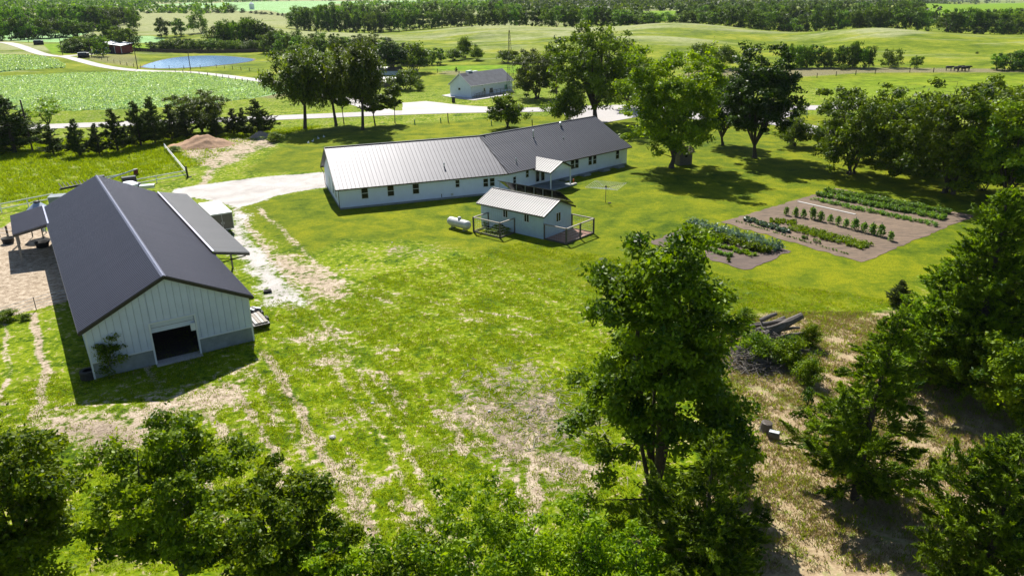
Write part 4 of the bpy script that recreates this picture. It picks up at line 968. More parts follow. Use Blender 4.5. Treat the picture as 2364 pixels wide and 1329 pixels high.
def deciduous(name, seed, h, cr, nclump, nleaf, lsize, mt, cb=.25, forks=5, lean_=(0, 0), trunk_r=None, top=.55, gap=.0, flat=1., droop=0., multi=1, clump_r=.16, boxy=0., bark=True, sides=6, lobes=None):
    """returns (trunk mesh, crown mesh): tapered limbs that reach every clump of leaves"""
    r = np.random.default_rng(seed); tr = trunk_r or h * .018
    # crown envelope: clumps inside a lumpy ovoid between cb*h and h
    cz, hz_ = h * (cb + 1) / 2, h * (1 - cb) / 2
    dirs = unit(r, nclump * 3)
    ph = r.uniform(0, 2 * pi, 6)
    lump = 1 + .16 * np.sin(3 * np.arctan2(dirs[:, 1], dirs[:, 0]) + ph[0]) + .13 * np.sin(5 * dirs[:, 2] + ph[1]) + .10 * np.sin(7 * np.arctan2(dirs[:, 1], dirs[:, 0]) + 4 * dirs[:, 2] + ph[2])
    rad_ = r.uniform(.12, 1, len(dirs)) ** .45 * lump
    wz = np.where(dirs[:, 2] > 0, 1.0, .85)
    shape = np.clip(1 - (top - .5) * dirs[:, 2] * 1.0, .4, 1.4)
    bx_s = np.clip(np.hypot(dirs[:, 0], dirs[:, 1]), .05, 1) ** (-boxy)
    Pn = np.stack([bx_s * dirs[:, 0] * rad_ * cr * shape, bx_s * dirs[:, 1] * rad_ * cr * shape, cz + dirs[:, 2] * rad_ * hz_ * wz * flat], 1)
    if lobes is not None:
        keep = np.zeros(len(Pn), bool)
        for (lx, ly, lz, lr) in lobes: keep |= np.linalg.norm(Pn - np.array([lx * cr, ly * cr, lz * h]), axis=1) < lr * cr
        if keep.sum() > 12: Pn = Pn[keep]
    Pn = Pn[:nclump]; Pn[:, 2] = np.clip(Pn[:, 2], h * cb * .8, h * .985)
    Pn[:, 0] += lean_[0] * Pn[:, 2] / h; Pn[:, 1] += lean_[1] * Pn[:, 2] / h
    # limbs
    segs = []; nodes = []
    for q in range(multi):
        bx_, by_ = (0, 0) if multi == 1 else (r.uniform(-.5, .5) * tr * 4, r.uniform(-.5, .5) * tr * 4)
        fk = np.array([bx_ + lean_[0] * .3 + r.normal() * .15, by_ + lean_[1] * .3 + r.normal() * .15, h * cb * r.uniform(.8, 1.1)])
        segs.append(([(bx_, by_, -.15), (bx_ * 1.0, by_, h * .03), tuple(fk * [.5, .5, .5]), tuple(fk)], [tr * 1.5, tr * 1.05, tr * .9, tr * .75]))
        nodes += [(fk, tr * .7)]
        for k in range(max(2, forks // multi)):
            a = 2 * pi * (k + r.uniform(-.3, .3)) / max(2, forks // multi) + q * 1.3; hh = r.uniform(.62, .95)
            tip = np.array([cos(a) * cr * .55 * (1.3 - hh) + lean_[0] * hh, sin(a) * cr * .55 * (1.3 - hh) + lean_[1] * hh, h * hh])
            pts = [fk]; m1 = fk + (tip - fk) * .35 + np.array([cos(a), sin(a), 0]) * cr * .13; m2 = fk + (tip - fk) * .7 + np.array([cos(a), sin(a), 0]) * cr * .12
            pts += [m1, m2, tip]; rs = [tr * .6, tr * .42, tr * .24, tr * .07]
            segs.append(([tuple(p) for p in pts], rs))
            for t in np.linspace(.15, 1, 7):
                i = min(int(t * 3), 2); u = t * 3 - i; nodes.append((pts[i] * (1 - u) + pts[i + 1] * u, rs[i] * (1 - u) + rs[i + 1] * u))
    NP = np.array([n_[0] for n_ in nodes]); NR = np.array([n_[1] for n_ in nodes])
    order = np.argsort(np.linalg.norm(Pn - np.array([0, 0, cz * .8]), axis=1))
    tw = max(tr * .05, .012)
    for i in order:
        p = Pn[i]; d = np.linalg.norm(NP - p, axis=1) + np.maximum(0, NP[:, 2] - p[2]) * 1.2
        j = int(np.argmin(d)); q = NP[j]; mid = (p + q) / 2 + np.array([0, 0, .06 * d[j]]) + r.normal(size=3) * .05 * d[j]
        rr = min(NR[j] * .6, tr * .25)
        segs.append(([tuple(q), tuple(mid), tuple(p)], [max(rr, tw), max(rr * .6, tw), tw * .6]))
        NP = np.vstack([NP, mid, p]); NR = np.append(NR, [rr * .7, rr * .45])
    mb = MB()
    for pts, rs in segs: mb.tube(pts, rs, sides if rs[0] > tr * .3 else 4, False)
    tm = mb.mesh('trunk', 'bark', smooth=True)
    # leaves
    cl = r.integers(0, len(Pn), nleaf); cr_ = cr * clump_r * r.uniform(.7, 1.35, len(Pn))
    o = unit(r, nleaf) * (r.uniform(0, 1, nleaf) ** .55)[:, None] * cr_[cl][:, None] * np.array([1.15, 1.15, .75])
    axs = unit(r, len(Pn)) * np.array([1, 1, .6]); o = o + axs[cl] * (r.normal(0, .55, nleaf) * cr_[cl])[:, None]
    cen = Pn[cl] + o
    if droop: cen[:, 2] -= droop * r.uniform(0, 1, nleaf) ** 2 * cr_[cl] * 2.5; 
    out = o / (np.linalg.norm(o, axis=1)[:, None] + 1e-6)
    nrm = unit(r, nleaf) * .9 + np.array([0, 0, .55]) + out * .5
    ct = r.normal(0, .16, len(Pn))
    tint = .42 + ct[cl] + r.normal(0, .17, nleaf)
    V, F, T = leaf_quads(cen, nrm, lsize, .5 if not droop else .3, r, tint, None if not droop else np.tile([0, 0, -1.], (nleaf, 1)))
    return tm, np_mesh('crown', V, F, mt, T)
def conifer(name, seed, h, br_, nb_, nleaf, lsize, mt, power=.85, base=.04, ragged=.25, up=.25, dbl=False, trunk_r=None):
    r = np.random.default_rng(seed); tr = trunk_r or h * .016; mb = MB()
    bend = r.normal(0, .02, 2) * h
    ax = lambda z: np.array([bend[0] * (z / h) ** 2, bend[1] * (z / h) ** 2, z])
    mb.tube([tuple(ax(z)) for z in (-.1, h * .3, h * .65, h * .98)], [tr * 1.3, tr, tr * .55, tr * .1], 6, False)
    tips = []
    for i in range(nb_):
        z = h * (base + (1 - base - .03) * (i + r.uniform(0, 1)) / nb_); f = (1 - (z - base * h) / (h * (1 - base)))
        L = br_ * max(.05, f ** power * (1 + r.normal(0, ragged)) * min(1, .45 + (z / h) * 3)) + .08 * br_
        a = r.uniform(0, 2 * pi); d = np.array([cos(a), sin(a), up + r.normal(0, .12)]); p = ax(z)
        e = p + d * L; m = p + d * L * .5 - np.array([0, 0, .08 * L])
        mb.tube([tuple(p), tuple(m), tuple(e)], [tr * .22 * (f + .3), tr * .14 * (f + .2), tr * .04], 4, False); tips.append((p, m, e, L, d))
    tm = mb.mesh('trunk', 'bark', smooth=True)
    Ls = np.array([t[3] for t in tips]); pr_ = Ls ** 1.35 + .01; pr_ /= pr_.sum(); bi = r.choice(len(tips), nleaf, p=pr_)
    P0 = np.array([t[0] for t in tips])[bi]; P1 = np.array([t[1] for t in tips])[bi]; P2 = np.array([t[2] for t in tips])[bi]; DD = np.array([t[4] for t in tips])[bi]
    t = (r.uniform(0, 1, nleaf) ** .6)[:, None]
    c = (1 - t) ** 2 * P0 + 2 * t * (1 - t) * P1 + t * t * P2
    # sprays: pointed tufts that fan out along the branch, so that the outline is feathery
    nt = len(tips) * 9; tuft = unit(r, nt) * np.array([1, 1, .6]) + np.array([0, 0, .15]); tk = (bi * 9 + (t[:, 0] * 8.99).astype(int))
    tuft = tuft + np.repeat(np.array([q[4] for q in tips]), 9, 0) * .7; tuft /= np.linalg.norm(tuft, axis=1)[:, None]
    spread = (Ls[bi] * .42 * (1.1 - t[:, 0] * .6) + .12 * br_ * .6)[:, None]; al = r.uniform(0, 1, nleaf)[:, None]
    c = c + tuft[tk] * spread * al + unit(r, nleaf) * (1.05 - al) * spread * .20
    dirv = DD * .3 + np.array([0, 0, .25]) + tuft[tk]
    nrm = unit(r, nleaf) + np.array([0, 0, .35]); bt = r.normal(0, .14, nt)
    tint = .40 + bt[tk] + r.normal(0, .15, nleaf)
    V, F, T = leaf_quads(c, nrm, lsize, .27, r, tint + .18 * (al[:, 0] - .5), dirv)
    return tm, np_mesh('crown', V, F, mt, T)
def plant_tree(name, label, cat, meshes, p, s=1., rz=0., group=None, sx=None):
    t = thing(name, label, cat, tuple(p), rz, group)
    s3 = (s * (sx or 1), s * (sx or 1), s) 
    t.scale = s3
    obj('trunk', meshes[0], t); obj('crown', meshes[1], t)
    return t
NT = []
# --- trees close to the drone ---
def near(name, label, px, py, ytop, build, group=None, dh=0.):
    p = at(px, py); h = hgt(p, ytop) + dh
    ms = build(h)
    return plant_tree(name, label, 'tree', ms, p, 1., 0, group)
near('broadleaf_tree', 'tall dark green broadleaf tree with twin trunks in the middle foreground', 1535, 1150, 498,
     lambda h: deciduous('a', 11, h, h * .24, 290, 68000, .125, 'leaf_mid', cb=.0, forks=9, multi=2, top=1.0, boxy=.6, trunk_r=.24, clump_r=.145, lean_=(-1.0, 0)))
near('cedar_tree', 'dark green cedar in front of the tall twin trunked tree, at the bottom edge', 1610, 1470, 1010,
     lambda h: conifer('b', 12, h, h * .28, 130, 36000, .13, 'needle_bright', power=.9, ragged=.35, up=.35))
near('cedar_tree', 'tall cedar standing over the straw right of the stump', 1972, 1150, 690,
     lambda h: conifer('c', 13, h, h * .225, 150, 42000, .13, 'needle_bright', power=.85, base=.03, ragged=.38, up=.15))
near('cedar_tree', 'bright green feathery cedar in the bottom right corner', 2255, 1400, 1010,
     lambda h: conifer('d', 14, h, h * .34, 130, 36000, .13, 'needle_bright', power=.8, base=.02, ragged=.3, up=.5))
near('cedar_tree', 'tallest dark cedar on the right, between garden and straw', 2235, 905, 425,
     lambda h: conifer('e', 15, h, h * .25, 190, 46000, .17, 'needle_bright', power=.8, base=.02, ragged=.3, up=.25))
near('cedar_tree', 'dark cedar at the right edge behind the tallest one', 2370, 880, 350,
     lambda h: conifer('f', 16, h, h * .24, 180, 34000, .18, 'needle', power=.75, base=.02, ragged=.3, up=.25))
near('cedar_tree', 'low spreading dark cedar at the foot of the tallest one', 2140, 880, 600,
     lambda h: conifer('g', 17, h, h * .34, 130, 26000, .15, 'needle_bright', power=.8, base=.02, ragged=.35, up=.2))
near('broadleaf_tree', 'blue green tree leaning in at the right edge above the straw', 2365, 1010, 760,
     lambda h: deciduous('h', 18, h, h * .42, 110, 26000, .11, 'leaf_fresh', cb=.15, forks=6, trunk_r=.16))
near('broadleaf_tree', 'leafy walnut like tree with dark crooked trunk at bottom left', 445, 1420, 975,
     lambda h: deciduous('i', 19, h, h * .34, 120, 34000, .10, 'leaf_fresh', cb=.3, forks=8, trunk_r=.16, clump_r=.125))
near('broadleaf_tree', 'rounded green tree right of the crooked trunked tree at the bottom', 690, 1440, 1075,
     lambda h: deciduous('j', 20, h, h * .36, 110, 27000, .10, 'leaf_fresh', cb=.3, forks=7, trunk_r=.14, clump_r=.125))
near('broadleaf_tree', 'dense bright green tree filling the bottom left corner', 60, 1420, 985,
     lambda h: deciduous('k', 21, h, h * .33, 200, 40000, .11, 'leaf_fresh', cb=.15, forks=7, trunk_r=.2, clump_r=.15))
for px_, ytop, sd_, lab in ((1110, 1135, 22, 'yellow green treetop at bottom centre, leftmost of three'), (1300, 1185, 23, 'yellow green treetop at bottom centre, middle of three'), (1440, 1235, 24, 'low yellow green treetop beside the front cedar, rightmost of three'), (960, 1230, 26, 'low green treetop at the bottom edge left of the yellow green ones'), (800, 1255, 27, 'narrow pale green treetop peeping over the bottom edge left of centre')):
    near('young_tree', lab, px_, 1530, ytop, lambda h: deciduous('l', sd_, h, h * .33, 120, 17000, .085, 'leaf_yellow' if px_ > 1000 else 'leaf_fresh', cb=.2, forks=6, trunk_r=.08, clump_r=.14))
# --- trees round the yard and the road ---
PD = {}
PD['yellow'] = deciduous('y', 31, 14, 5.2, 280, 42000, .165, 'leaf_yellow', cb=.09, forks=9, top=.45, multi=1, clump_r=.125, boxy=.3, trunk_r=.3)
PD['dark'] = deciduous('dk', 32, 14, 4.8, 230, 23000, .20, 'leaf_dark', cb=.13, forks=9, top=.5, clump_r=.13, boxy=.3, trunk_r=.28)
PD['broad'] = deciduous('br', 33, 12, 5.6, 230, 23000, .19, 'leaf_olive', cb=.09, forks=9, multi=3, top=.5, clump_r=.125, boxy=.3, trunk_r=.2)
PD['oak'] = deciduous('ok', 34, 18, 8.6, 300, 26000, .24, 'leaf_olive', cb=.14, forks=10, top=.55, clump_r=.105, trunk_r=.5)
PD['willow'] = deciduous('wl', 35, 14, 4.2, 150, 15000, .26, 'leaf_olive', cb=.3, forks=8, top=.4, clump_r=.17, trunk_r=.24, droop=.9)
PD['round'] = deciduous('rd', 36, 5, 2.4, 70, 9000, .15, 'leaf_mid', cb=.10, forks=6, multi=2, clump_r=.24, trunk_r=.12)
PD['thin'] = deciduous('th', 37, 8, 1.9, 36, 3500, .20, 'leaf_mid', cb=.3, forks=4, clump_r=.25, trunk_r=.08)
PD['sparse'] = deciduous('sp', 38, 8, 2.2, 22, 1800, .16, 'leaf_yellow', cb=.42, forks=6, clump_r=.28, trunk_r=.13)
PD['bright'] = deciduous('bt', 39, 12, 5.5, 220, 26000, .19, 'leaf_fresh', cb=.06, forks=8, clump_r=.13, boxy=.4, trunk_r=.25)
PD['cedar'] = conifer('cd', 40, 8, 2.4, 120, 15000, .16, 'needle', power=1.0, ragged=.3, up=.35)
PD['cedar2'] = conifer('cd2', 41, 6, 1.5, 90, 10000, .14, 'needle', power=1.05, ragged=.35, up=.5)
PD['spruce'] = conifer('sp', 42, 6, 1.5, 90, 6000, .14, 'leaf_blue', power=.9, ragged=.15, up=.1)
PD['bush'] = deciduous('bs', 43, 3, 1.9, 46, 5000, .12, 'leaf_fresh', cb=.02, forks=6, multi=3, clump_r=.28, trunk_r=.05)
PD['scrub'] = deciduous('sc', 44, 5, 3.2, 60, 6000, .18, 'leaf_mid', cb=.02, forks=6, multi=2, clump_r=.24, trunk_r=.09)
HB = dict(yellow=14, dark=14, broad=12, oak=18, willow=14, round=5, thin=8, sparse=8, bright=12, cedar=8, cedar2=6, spruce=6, bush=3, scrub=5)
CRW = dict(yellow=5.2, dark=4.8, broad=5.6, oak=8.6, willow=4.2, round=2.4, thin=1.9, sparse=2.2, bright=5.5, cedar=2.6, cedar2=1.7, spruce=1.5, bush=1.9, scrub=3.2)
NMS = dict(yellow='broadleaf_tree', dark='broadleaf_tree', broad='broadleaf_tree', oak='oak_tree', willow='willow_tree', round='round_tree', thin='young_tree', sparse='twisted_tree', bright='broadleaf_tree', cedar='cedar_tree', cedar2='cedar_tree', spruce='spruce_tree', bush='bush', scrub='bush')
def mid(kind, label, px, py, ytop, halfw, group=None, rz=None):
    p = at(px, py); h = max(hgt(p, ytop), .5); d = np.linalg.norm(p - [0, 0, CAMH]); wid = halfw * d / FPX
    s = h / HB[kind]; sx = wid / (CRW[kind] * s * 1.05)
    nm = NMS[kind]
    return plant_tree(nm, label, 'bush' if nm == 'bush' else 'tree', PD[kind], p, s, rnd.uniform(0, 6.28) if rz is None else rz, group, sx)
rnd = random.Random(5)
MID = [
 ('yellow', 'tall bright yellow green tree above the wooden hut, right of the long house', 1550, 388, 112, 108),
 ('dark', 'dark tree close behind the bright yellow green tree', 1668, 335, 185, 55),
 ('dark', 'tall dark tree with bare leaning trunk right of the yellow green tree', 1742, 364, 106, 88),
 ('broad', 'spreading olive tree with forked trunks behind the garden', 1965, 402, 188, 92),
 ('broad', 'large round topped tree with two trunks shading the far garden corner', 2190, 446, 172, 118),
 ('bright', 'bright green tree at the right edge behind the far garden corner', 2320, 470, 225, 105),
 ('bright', 'tall green tree at the right edge, top touching the field', 2400, 400, 180, 110),
 ('scrub', 'green bush behind the spreading olive tree', 2085, 350, 225, 60), ('scrub', 'green bush between the forked tree and the round topped tree', 2060, 385, 270, 48),
 ('scrub', 'dark undergrowth behind the forked tree trunks', 2010, 372, 300, 60), ('scrub', 'dark undergrowth left of the two trunked tree', 2120, 405, 290, 55), ('bright', 'bright green tree above the undergrowth, left of the round topped tree', 2120, 380, 215, 62),
 ('scrub', 'dark bush beneath the trees at the right end of the lawn', 2270, 440, 330, 60), ('scrub', 'low dark bush under the leaning tree', 1835, 338, 270, 42), ('scrub', 'bright bush beside the road right of the leaning tree', 1895, 340, 290, 25),
 ('oak', 'huge spreading oak behind the right end of the long house', 1375, 285, 52, 105),
 ('broad', 'lower olive tree left of the huge oak', 1240, 228, 105, 62), ('scrub', 'low hanging bush of leaves at the left foot of the oak', 1310, 285, 205, 46),
 ('broad', 'tree close on the right behind the oak crown', 1450, 250, 125, 50),
 ('round', 'small round tree on the lawn behind the roof bend', 1173, 296, 220, 41),
 ('willow', 'leaning willow like tree, leftmost beside the main road', 705, 298, 108, 72), ('willow', 'slender willow like tree, second along the main road', 776, 290, 118, 62),
 ('willow', 'tallest willow like tree in the cluster behind the left wing', 838, 300, 90, 62), ('thin', 'small leafy tree at the foot of the tallest willow', 866, 290, 200, 40), ('thin', 'thin young tree on the lawn, rightmost of the roadside cluster', 912, 284, 182, 24), ('thin', 'thin tree standing between the two left willows', 794, 286, 175, 26),
 ('cedar', 'big dark cedar at the left edge beside the road', 35, 352, 225, 50), ('cedar', 'dark cedar at the very left edge', -12, 350, 235, 45), ('sparse', 'crooked half bare tree with yellow green top, left of the row', 118, 318, 228, 34), ('cedar2', 'short dark cedar under the crooked half bare tree', 124, 356, 296, 22),
 ('cedar2', 'narrow dark cedar, first right of the crooked tree', 186, 360, 280, 24), ('cedar2', 'smallest dark cedar of the row', 230, 356, 290, 20), ('cedar2', 'dark cedar left of the taller group', 273, 350, 256, 28),
 ('cedar', 'tall dark cedar, left of the pair in the taller group', 326, 338, 238, 27), ('cedar', 'tallest dark cedar of the row', 359, 330, 228, 27), ('cedar2', 'dark cedar between the tallest one and the leafy bush tree', 398, 324, 246, 24),
 ('broad', 'rounded leafy tree in the middle of the cedar row', 468, 308, 208, 58), ('cedar2', 'dark cedar just left of the dirt pile end', 432, 318, 262, 22), ('cedar2', 'short dark cedar right of the rounded leafy tree', 541, 312, 256, 20), ('cedar2', 'slim dark cedar, second from the right end of the row', 566, 312, 254, 16), ('cedar', 'dark pointed cedar at the right end of the row', 598, 312, 234, 30), ('cedar2', 'low dark cedar in front of the leafy tree', 500, 314, 280, 20),
 ('scrub', 'dark leafy tree right of the metal roofed sheds', 962, 168, 98, 44), ('dark', 'dark tree behind the metal roofed sheds', 905, 172, 88, 36), ('scrub', 'bright bush tree in front of the metal roofed sheds', 935, 208, 160, 34), ('bush', 'small round bush at the lawn corner near the sheds', 968, 210, 190, 13),
 ('spruce', 'blue green spruce left of the roadside building', 962, 196, 158, 15), ('spruce', 'smaller blue green spruce beside the other one', 948, 190, 162, 10),
 ('broad', 'green tree directly above the willows', 845, 140, 75, 34), ('scrub', 'green tree above the road between the willows', 700, 150, 100, 34),
 ('scrub', 'lone tree on the pasture slope behind the roadside building', 1075, 135, 85, 20), ('scrub', 'low bush at the foot of the pasture slope', 1050, 140, 112, 24), ('scrub', 'dark bush right of the lone slope tree', 1100, 140, 108, 18), ('scrub', 'rounded dark bush behind the lattice mast', 1172, 145, 115, 23), ('cedar2', 'tiny dark cedar in the bright strip of grass', 1053, 166, 154, 4),
 ('scrub', 'dark double tree below the pasture ridge, right of the oak', 1630, 162, 98, 36), ('scrub', 'green tree below the ridge next to the double tree', 1672, 158, 104, 30), ('scrub', 'green tree behind the yellow green crown', 1700, 232, 170, 40),
 ('cedar', 'low dark evergreen bush at the edge of the straw, left of the tall dark cedar', 2075, 705, 645, 28),
]
for kind, lab, px, py, yt, hw_ in MID: mid(kind, lab, px, py, yt - (6 if kind.startswith('cedar') and px < 620 else 0), hw_ * (1.25 if kind.startswith('cedar') and px < 620 else 1), 'cedars in the roadside row' if kind.startswith('cedar') and px < 620 else None)
# --- distant trees: one mesh each ---
def far_proto(seed, mt, cr=.55, conif=False, nleaf=1500):
    if conif: tm, cm = conifer('f', seed, 1., .3, 40, nleaf, .05, mt)
    else: tm, cm = deciduous('f', seed, 1., cr, 46, nleaf, .042, mt, cb=.0, forks=5, clump_r=.24, trunk_r=.022, boxy=.45)
    V = []; F = []
    import bmesh
    bm = bmesh.new(); bm.from_mesh(tm); n0 = len(bm.faces); bm.from_mesh(cm); bm.faces.ensure_lookup_table()
    for i, f in enumerate(bm.faces): f.material_index = 0 if i < n0 else 1
    me = bpy.data.meshes.new('far_tree'); bm.to_mesh(me); bm.free(); me.materials.append(M['bark']); me.materials.append(M[mt])
    if 'tint' not in me.attributes:
        a = me.attributes.new('tint', 'FLOAT', 'POINT')
    return me
FP = [far_proto(60 + i, 'leaf_far', .42 + .07 * (i % 3), nleaf=2000) for i in range(6)] + [far_proto(70, 'leaf_far_yellow', .48, nleaf=2000), far_proto(71, 'leaf_far_yellow', .55, nleaf=2000)]
FC = [far_proto(80, 'needle', conif=True), far_proto(81, 'needle', conif=True)]
ORD = ['first', 'second', 'third', 'fourth', 'fifth', 'sixth', 'seventh', 'eighth', 'ninth', 'tenth', 'eleventh', 'twelfth', 'thirteenth', 'fourteenth', 'fifteenth', 'sixteenth', 'seventeenth', 'eighteenth', 'nineteenth', 'twentieth', 'twenty first', 'twenty second', 'twenty third', 'twenty fourth', 'twenty fifth', 'twenty sixth', 'twenty seventh', 'twenty eighth', 'twenty ninth', 'thirtieth', 'thirty first', 'thirty second', 'thirty third', 'thirty fourth']
def far_tree(p, h, w, label, group, kind=0):
    me = rnd.choice(FC if kind == 2 else (FP[6:] if kind == 1 else FP[:6]))
    o = bpy.data.objects.new('cedar_tree' if kind == 2 else 'distant_tree', me); C.objects.link(o); o.location = (p[0], p[1], p[2] - .06 * h)
    cw = .3 if kind == 2 else .5
    o.scale = (w / cw, w / cw, h); o.rotation_euler.z = rnd.uniform(0, 6.28)
    return tag(o, label, 'tree', group)
def row(place, group, pts, n, ytop, hw_, D=None, yel=.12, kind=0, jit=3, dj=6):
    """trees along a line; pts: picture x (and y where the foot is seen), ytop: picture height of the tops"""
    pts = np.array(pts, float)
    for i in range(n):
        t = (i + rnd.uniform(-.3, .3)) / max(1, n - 1) * (len(pts) - 1); t = min(max(t, 0), len(pts) - 1.001); k = int(t); u = t - k
        q = pts[k] * (1 - u) + pts[k + 1] * u
        if D is not None: p = atd(q[0], D + rnd.uniform(-dj, dj) + (q[1] if len(q) > 1 else 0))
        else: p = at(q[0], q[1] + rnd.uniform(-.6, .6))
        yt = np.interp(q[0], *zip(*ytop)) if hasattr(ytop, '__len__') else ytop
        h = max(hgt(p, yt + rnd.uniform(-jit, jit)), 2.0); d = np.hypot(p[0], p[1]); w = hw_ * rnd.uniform(.8, 1.3) * d / FPX
        kd = kind if kind else (1 if rnd.random() < yel else 0)
        word = {0: 'dark green', 1: 'yellow green', 2: 'dark pointed'}[kd]
        far_tree(p, h, max(w, h * .28), f'{word} tree {place}, {ORD[i]} from the left', group, kd)
row('in the hedgerow on the pasture ridge', 'trees along the pasture ridge', [(1100, 0), (1250, 0), (1400, 0), (1510, 0)], 24, [(1100, 26), (1180, 20), (1300, 12), (1390, 10), (1430, 22), (1510, 28)], 17, D=508)
row('behind the dip of the ridge', 'trees along the pasture ridge', [(1520, 0), (1840, 0)], 14, [(1520, 30), (1580, 26), (1650, 22), (1700, 12), (1760, 18), (1840, 35)], 18, D=512, yel=.2)
row('behind the right hand hill', 'trees along the pasture ridge', [(1850, 0), (2150, 0)], 15, [(1850, 38), (1900, 22), (2000, 16), (2100, 10), (2150, 22)], 17, D=516, yel=.15)
row('in the far right hedgerow below the bright field', 'trees below the bright field', [(2195, 0), (2420, 0)], 10, [(2195, 18), (2300, 16), (2420, 18)], 20, D=530, yel=.2)
row('at the back of the left pasture fold', 'trees behind the left pasture', [(690, 0), (1095, 0)], 28, [(690, 26), (760, 6), (820, 18), (900, 22), (1000, 20), (1095, 20)], 14, D=590)
row('in the wood above the left pasture', 'woods above the left pasture', [(700, 0), (1200, 0)], 26, [(700, 12), (900, 5), (1200, 3)], 14, D=760, dj=40)
row('in the wood behind the middle fields', 'woods beyond the ridge', [(1580, 0), (2130, 0)], 30, [(1580, 8), (1800, 2), (2130, 0)], 14, D=700, dj=30)
row('in the long wood at the left edge', 'wood at the left edge', [(-40, 0), (210, 0)], 17, [(-40, 40), (100, 36), (210, 46)], 15, D=545)
row('in the second wood at the left edge', 'wood at the left edge', [(-40, 0), (130, 0)], 10, [(-40, 6), (70, 14), (130, 10)], 14, D=650, dj=20)
row('in the dark clump above the far barn', 'clump above the far barn', [(135, 0), (330, 0)], 18, [(135, 12), (170, 10), (330, 16)], 15, D=640, dj=45, yel=.05)
row('sloping down from the dark clump', 'clump above the far barn', [(180, 46), (240, 52), (290, 50)], 8, [(180, 18), (290, 26)], 14, yel=0)
row('on the bank behind the pond', 'trees behind the pond', [(352, 118), (470, 120), (630, 118)], 17, [(352, 96), (420, 86), (520, 90), (630, 92)], 15, yel=.3)
row('in the thicket behind the pond trees', 'thicket behind the pond', [(505, 104), (640, 108)], 10, [(505, 48), (560, 36), (600, 44), (640, 62)], 19, yel=.1)
row('in the thicket left of the willows', 'thicket left of the willows', [(620, 122), (720, 128), (830, 122)], 13, [(620, 72), (700, 82), (830, 88)], 17, yel=.4)
row('in the hollow below the pasture', 'trees in the hollow below the pasture', [(640, 100), (760, 106), (900, 130)], 10, [(640, 66), (760, 76), (900, 98)], 13, yel=.4)
row('beside the hollow near the shed roofs', 'trees in the hollow below the pasture', [(830, 150), (930, 150), (1010, 150)], 7, [(830, 98), (1010, 106)], 16, yel=.2)
row('round the far red barn', 'trees round the far red barn', [(165, 121), (200, 119), (240, 116)], 6, [(165, 88), (200, 78), (240, 80)], 17, yel=.4)
row('behind the roof of the far red barn', 'trees round the far red barn', [(245, 108), (300, 112)], 4, [(245, 34), (262, 60), (300, 60)], 17, yel=.2)
row('in the belt behind the pasture fence', 'belt behind the pasture fence', [(1815, 157), (2010, 156)], 12, [(1815, 92), (1850, 100), (1920, 104), (1970, 92), (2010, 108)], 15, yel=.15)
row('at the right edge beside the creek', 'trees beside the creek', [(2300, 162), (2420, 162)], 5, [(2300, 118), (2420, 100)], 20, yel=.1)
row('down the far hedge line, small', 'cedars on the far hedge line', [(335, 31), (480, 31), (560, 30)], 7, [(335, 24), (480, 22), (560, 18)], 6, kind=2, jit=2)
row('further along the far hedge line, small', 'cedars on the far hedge line', [(580, 31), (640, 35), (700, 41)], 11, [(580, 24), (700, 34)], 5, kind=2, jit=1)
for px_, py_, yt, w, lab, kd in ((378, 86, 38, 17, 'round dark tree, left of the pair above the pond', 0), (412, 84, 40, 18, 'round dark tree, right of the pair above the pond', 0), (459, 76, 27, 19, 'tall open tree right of the pair above the pond', 0), (272, 50, 35, 12, 'single dark tree at the end of the dark clump', 0),
   (536, 29, 11, 13, 'largest dark tree on the far hedge line', 0), (885, 61, 42, 17, 'rounded dark bush on the left pasture crest', 0), (933, 56, 38, 11, 'green bush right of the rounded dark bush on the crest', 0), (1045, 48, 35, 10, 'yellow green bush on the ridge near the hedgerow', 1),
   (990, 52, 43, 4, 'small dark cedar on the ridge', 2), (955, 55, 49, 8, 'low green bush on the ridge', 0), (2058, 156, 106, 18, 'bright yellow green tree at the end of the belt', 1), (2113, 159, 124, 12, 'small green tree beyond the end of the belt', 0), (1945, 162, 146, 8, 'small yellow green bush before the belt', 1),
   (280, 120, 58, 22, 'bright green tree behind the far red barn', 1), (235, 131, 82, 17, 'dark tree in front of the far red barn', 0), (1850, 262, 240, 10, 'small bush beside the road sign', 1), (800, 62, 54, 6, 'tiny bush at the left end of the pasture', 0), (2255, 125, 119, 4, 'small bush on the right hand hill', 0)):
    p = at(px_, py_); far_tree(p, hgt(p, yt), w * np.hypot(p[0], p[1]) / FPX, lab, None, kd)
# a far-off wood that reads as one mass, beyond the rows
def mval(L, X, Y):
    a = np.zeros(X.shape)
    for (P, v, soft) in L: a = np.maximum(a, v * pval(P, X, Y, soft))
    return a
OPEN = cover['bright'][2:5] + cover['crop'][4:]
def mass(name, x0, x1, D0, D1, n, h):
    r = np.random.default_rng(int(D0)); V = []; 
    px_ = r.uniform(x0, x1, n); D = r.uniform(D0, D1, n); a = np.arctan2((px_ - IW / 2) / FPX, 1.055); X = D * np.sin(a); Y = D * np.cos(a); Z = zt(X, Y)
    # clearings
    kp = np.sin(X / 130 + 1) + np.sin(Y / 95 + X / 210) > -.55; kp &= mval(OPEN, X, Y) < .4; X, Y, Z = X[kp], Y[kp], Z[kp]; m = len(X); k = 26
    R = r.uniform(.6, 1.2, m) * h
    c = np.repeat(np.stack([X, Y, Z + R * .5], 1), k, 0) + unit(r, m * k) * (r.uniform(.5, 1, m * k) ** .5)[:, None] * np.repeat(R, k)[:, None] * np.array([.62, .62, .5])
    V, F, T = leaf_quads(c, unit(r, m * k) + [0, 0, .6], np.full(m * k, h * .2), .7, r, .4 + np.repeat(r.normal(0, .15, m), k) + r.normal(0, .15, m * k))
    o = obj(name, np_mesh(name, V, F, 'leaf_far', T)); return tag(o, kind='stuff')
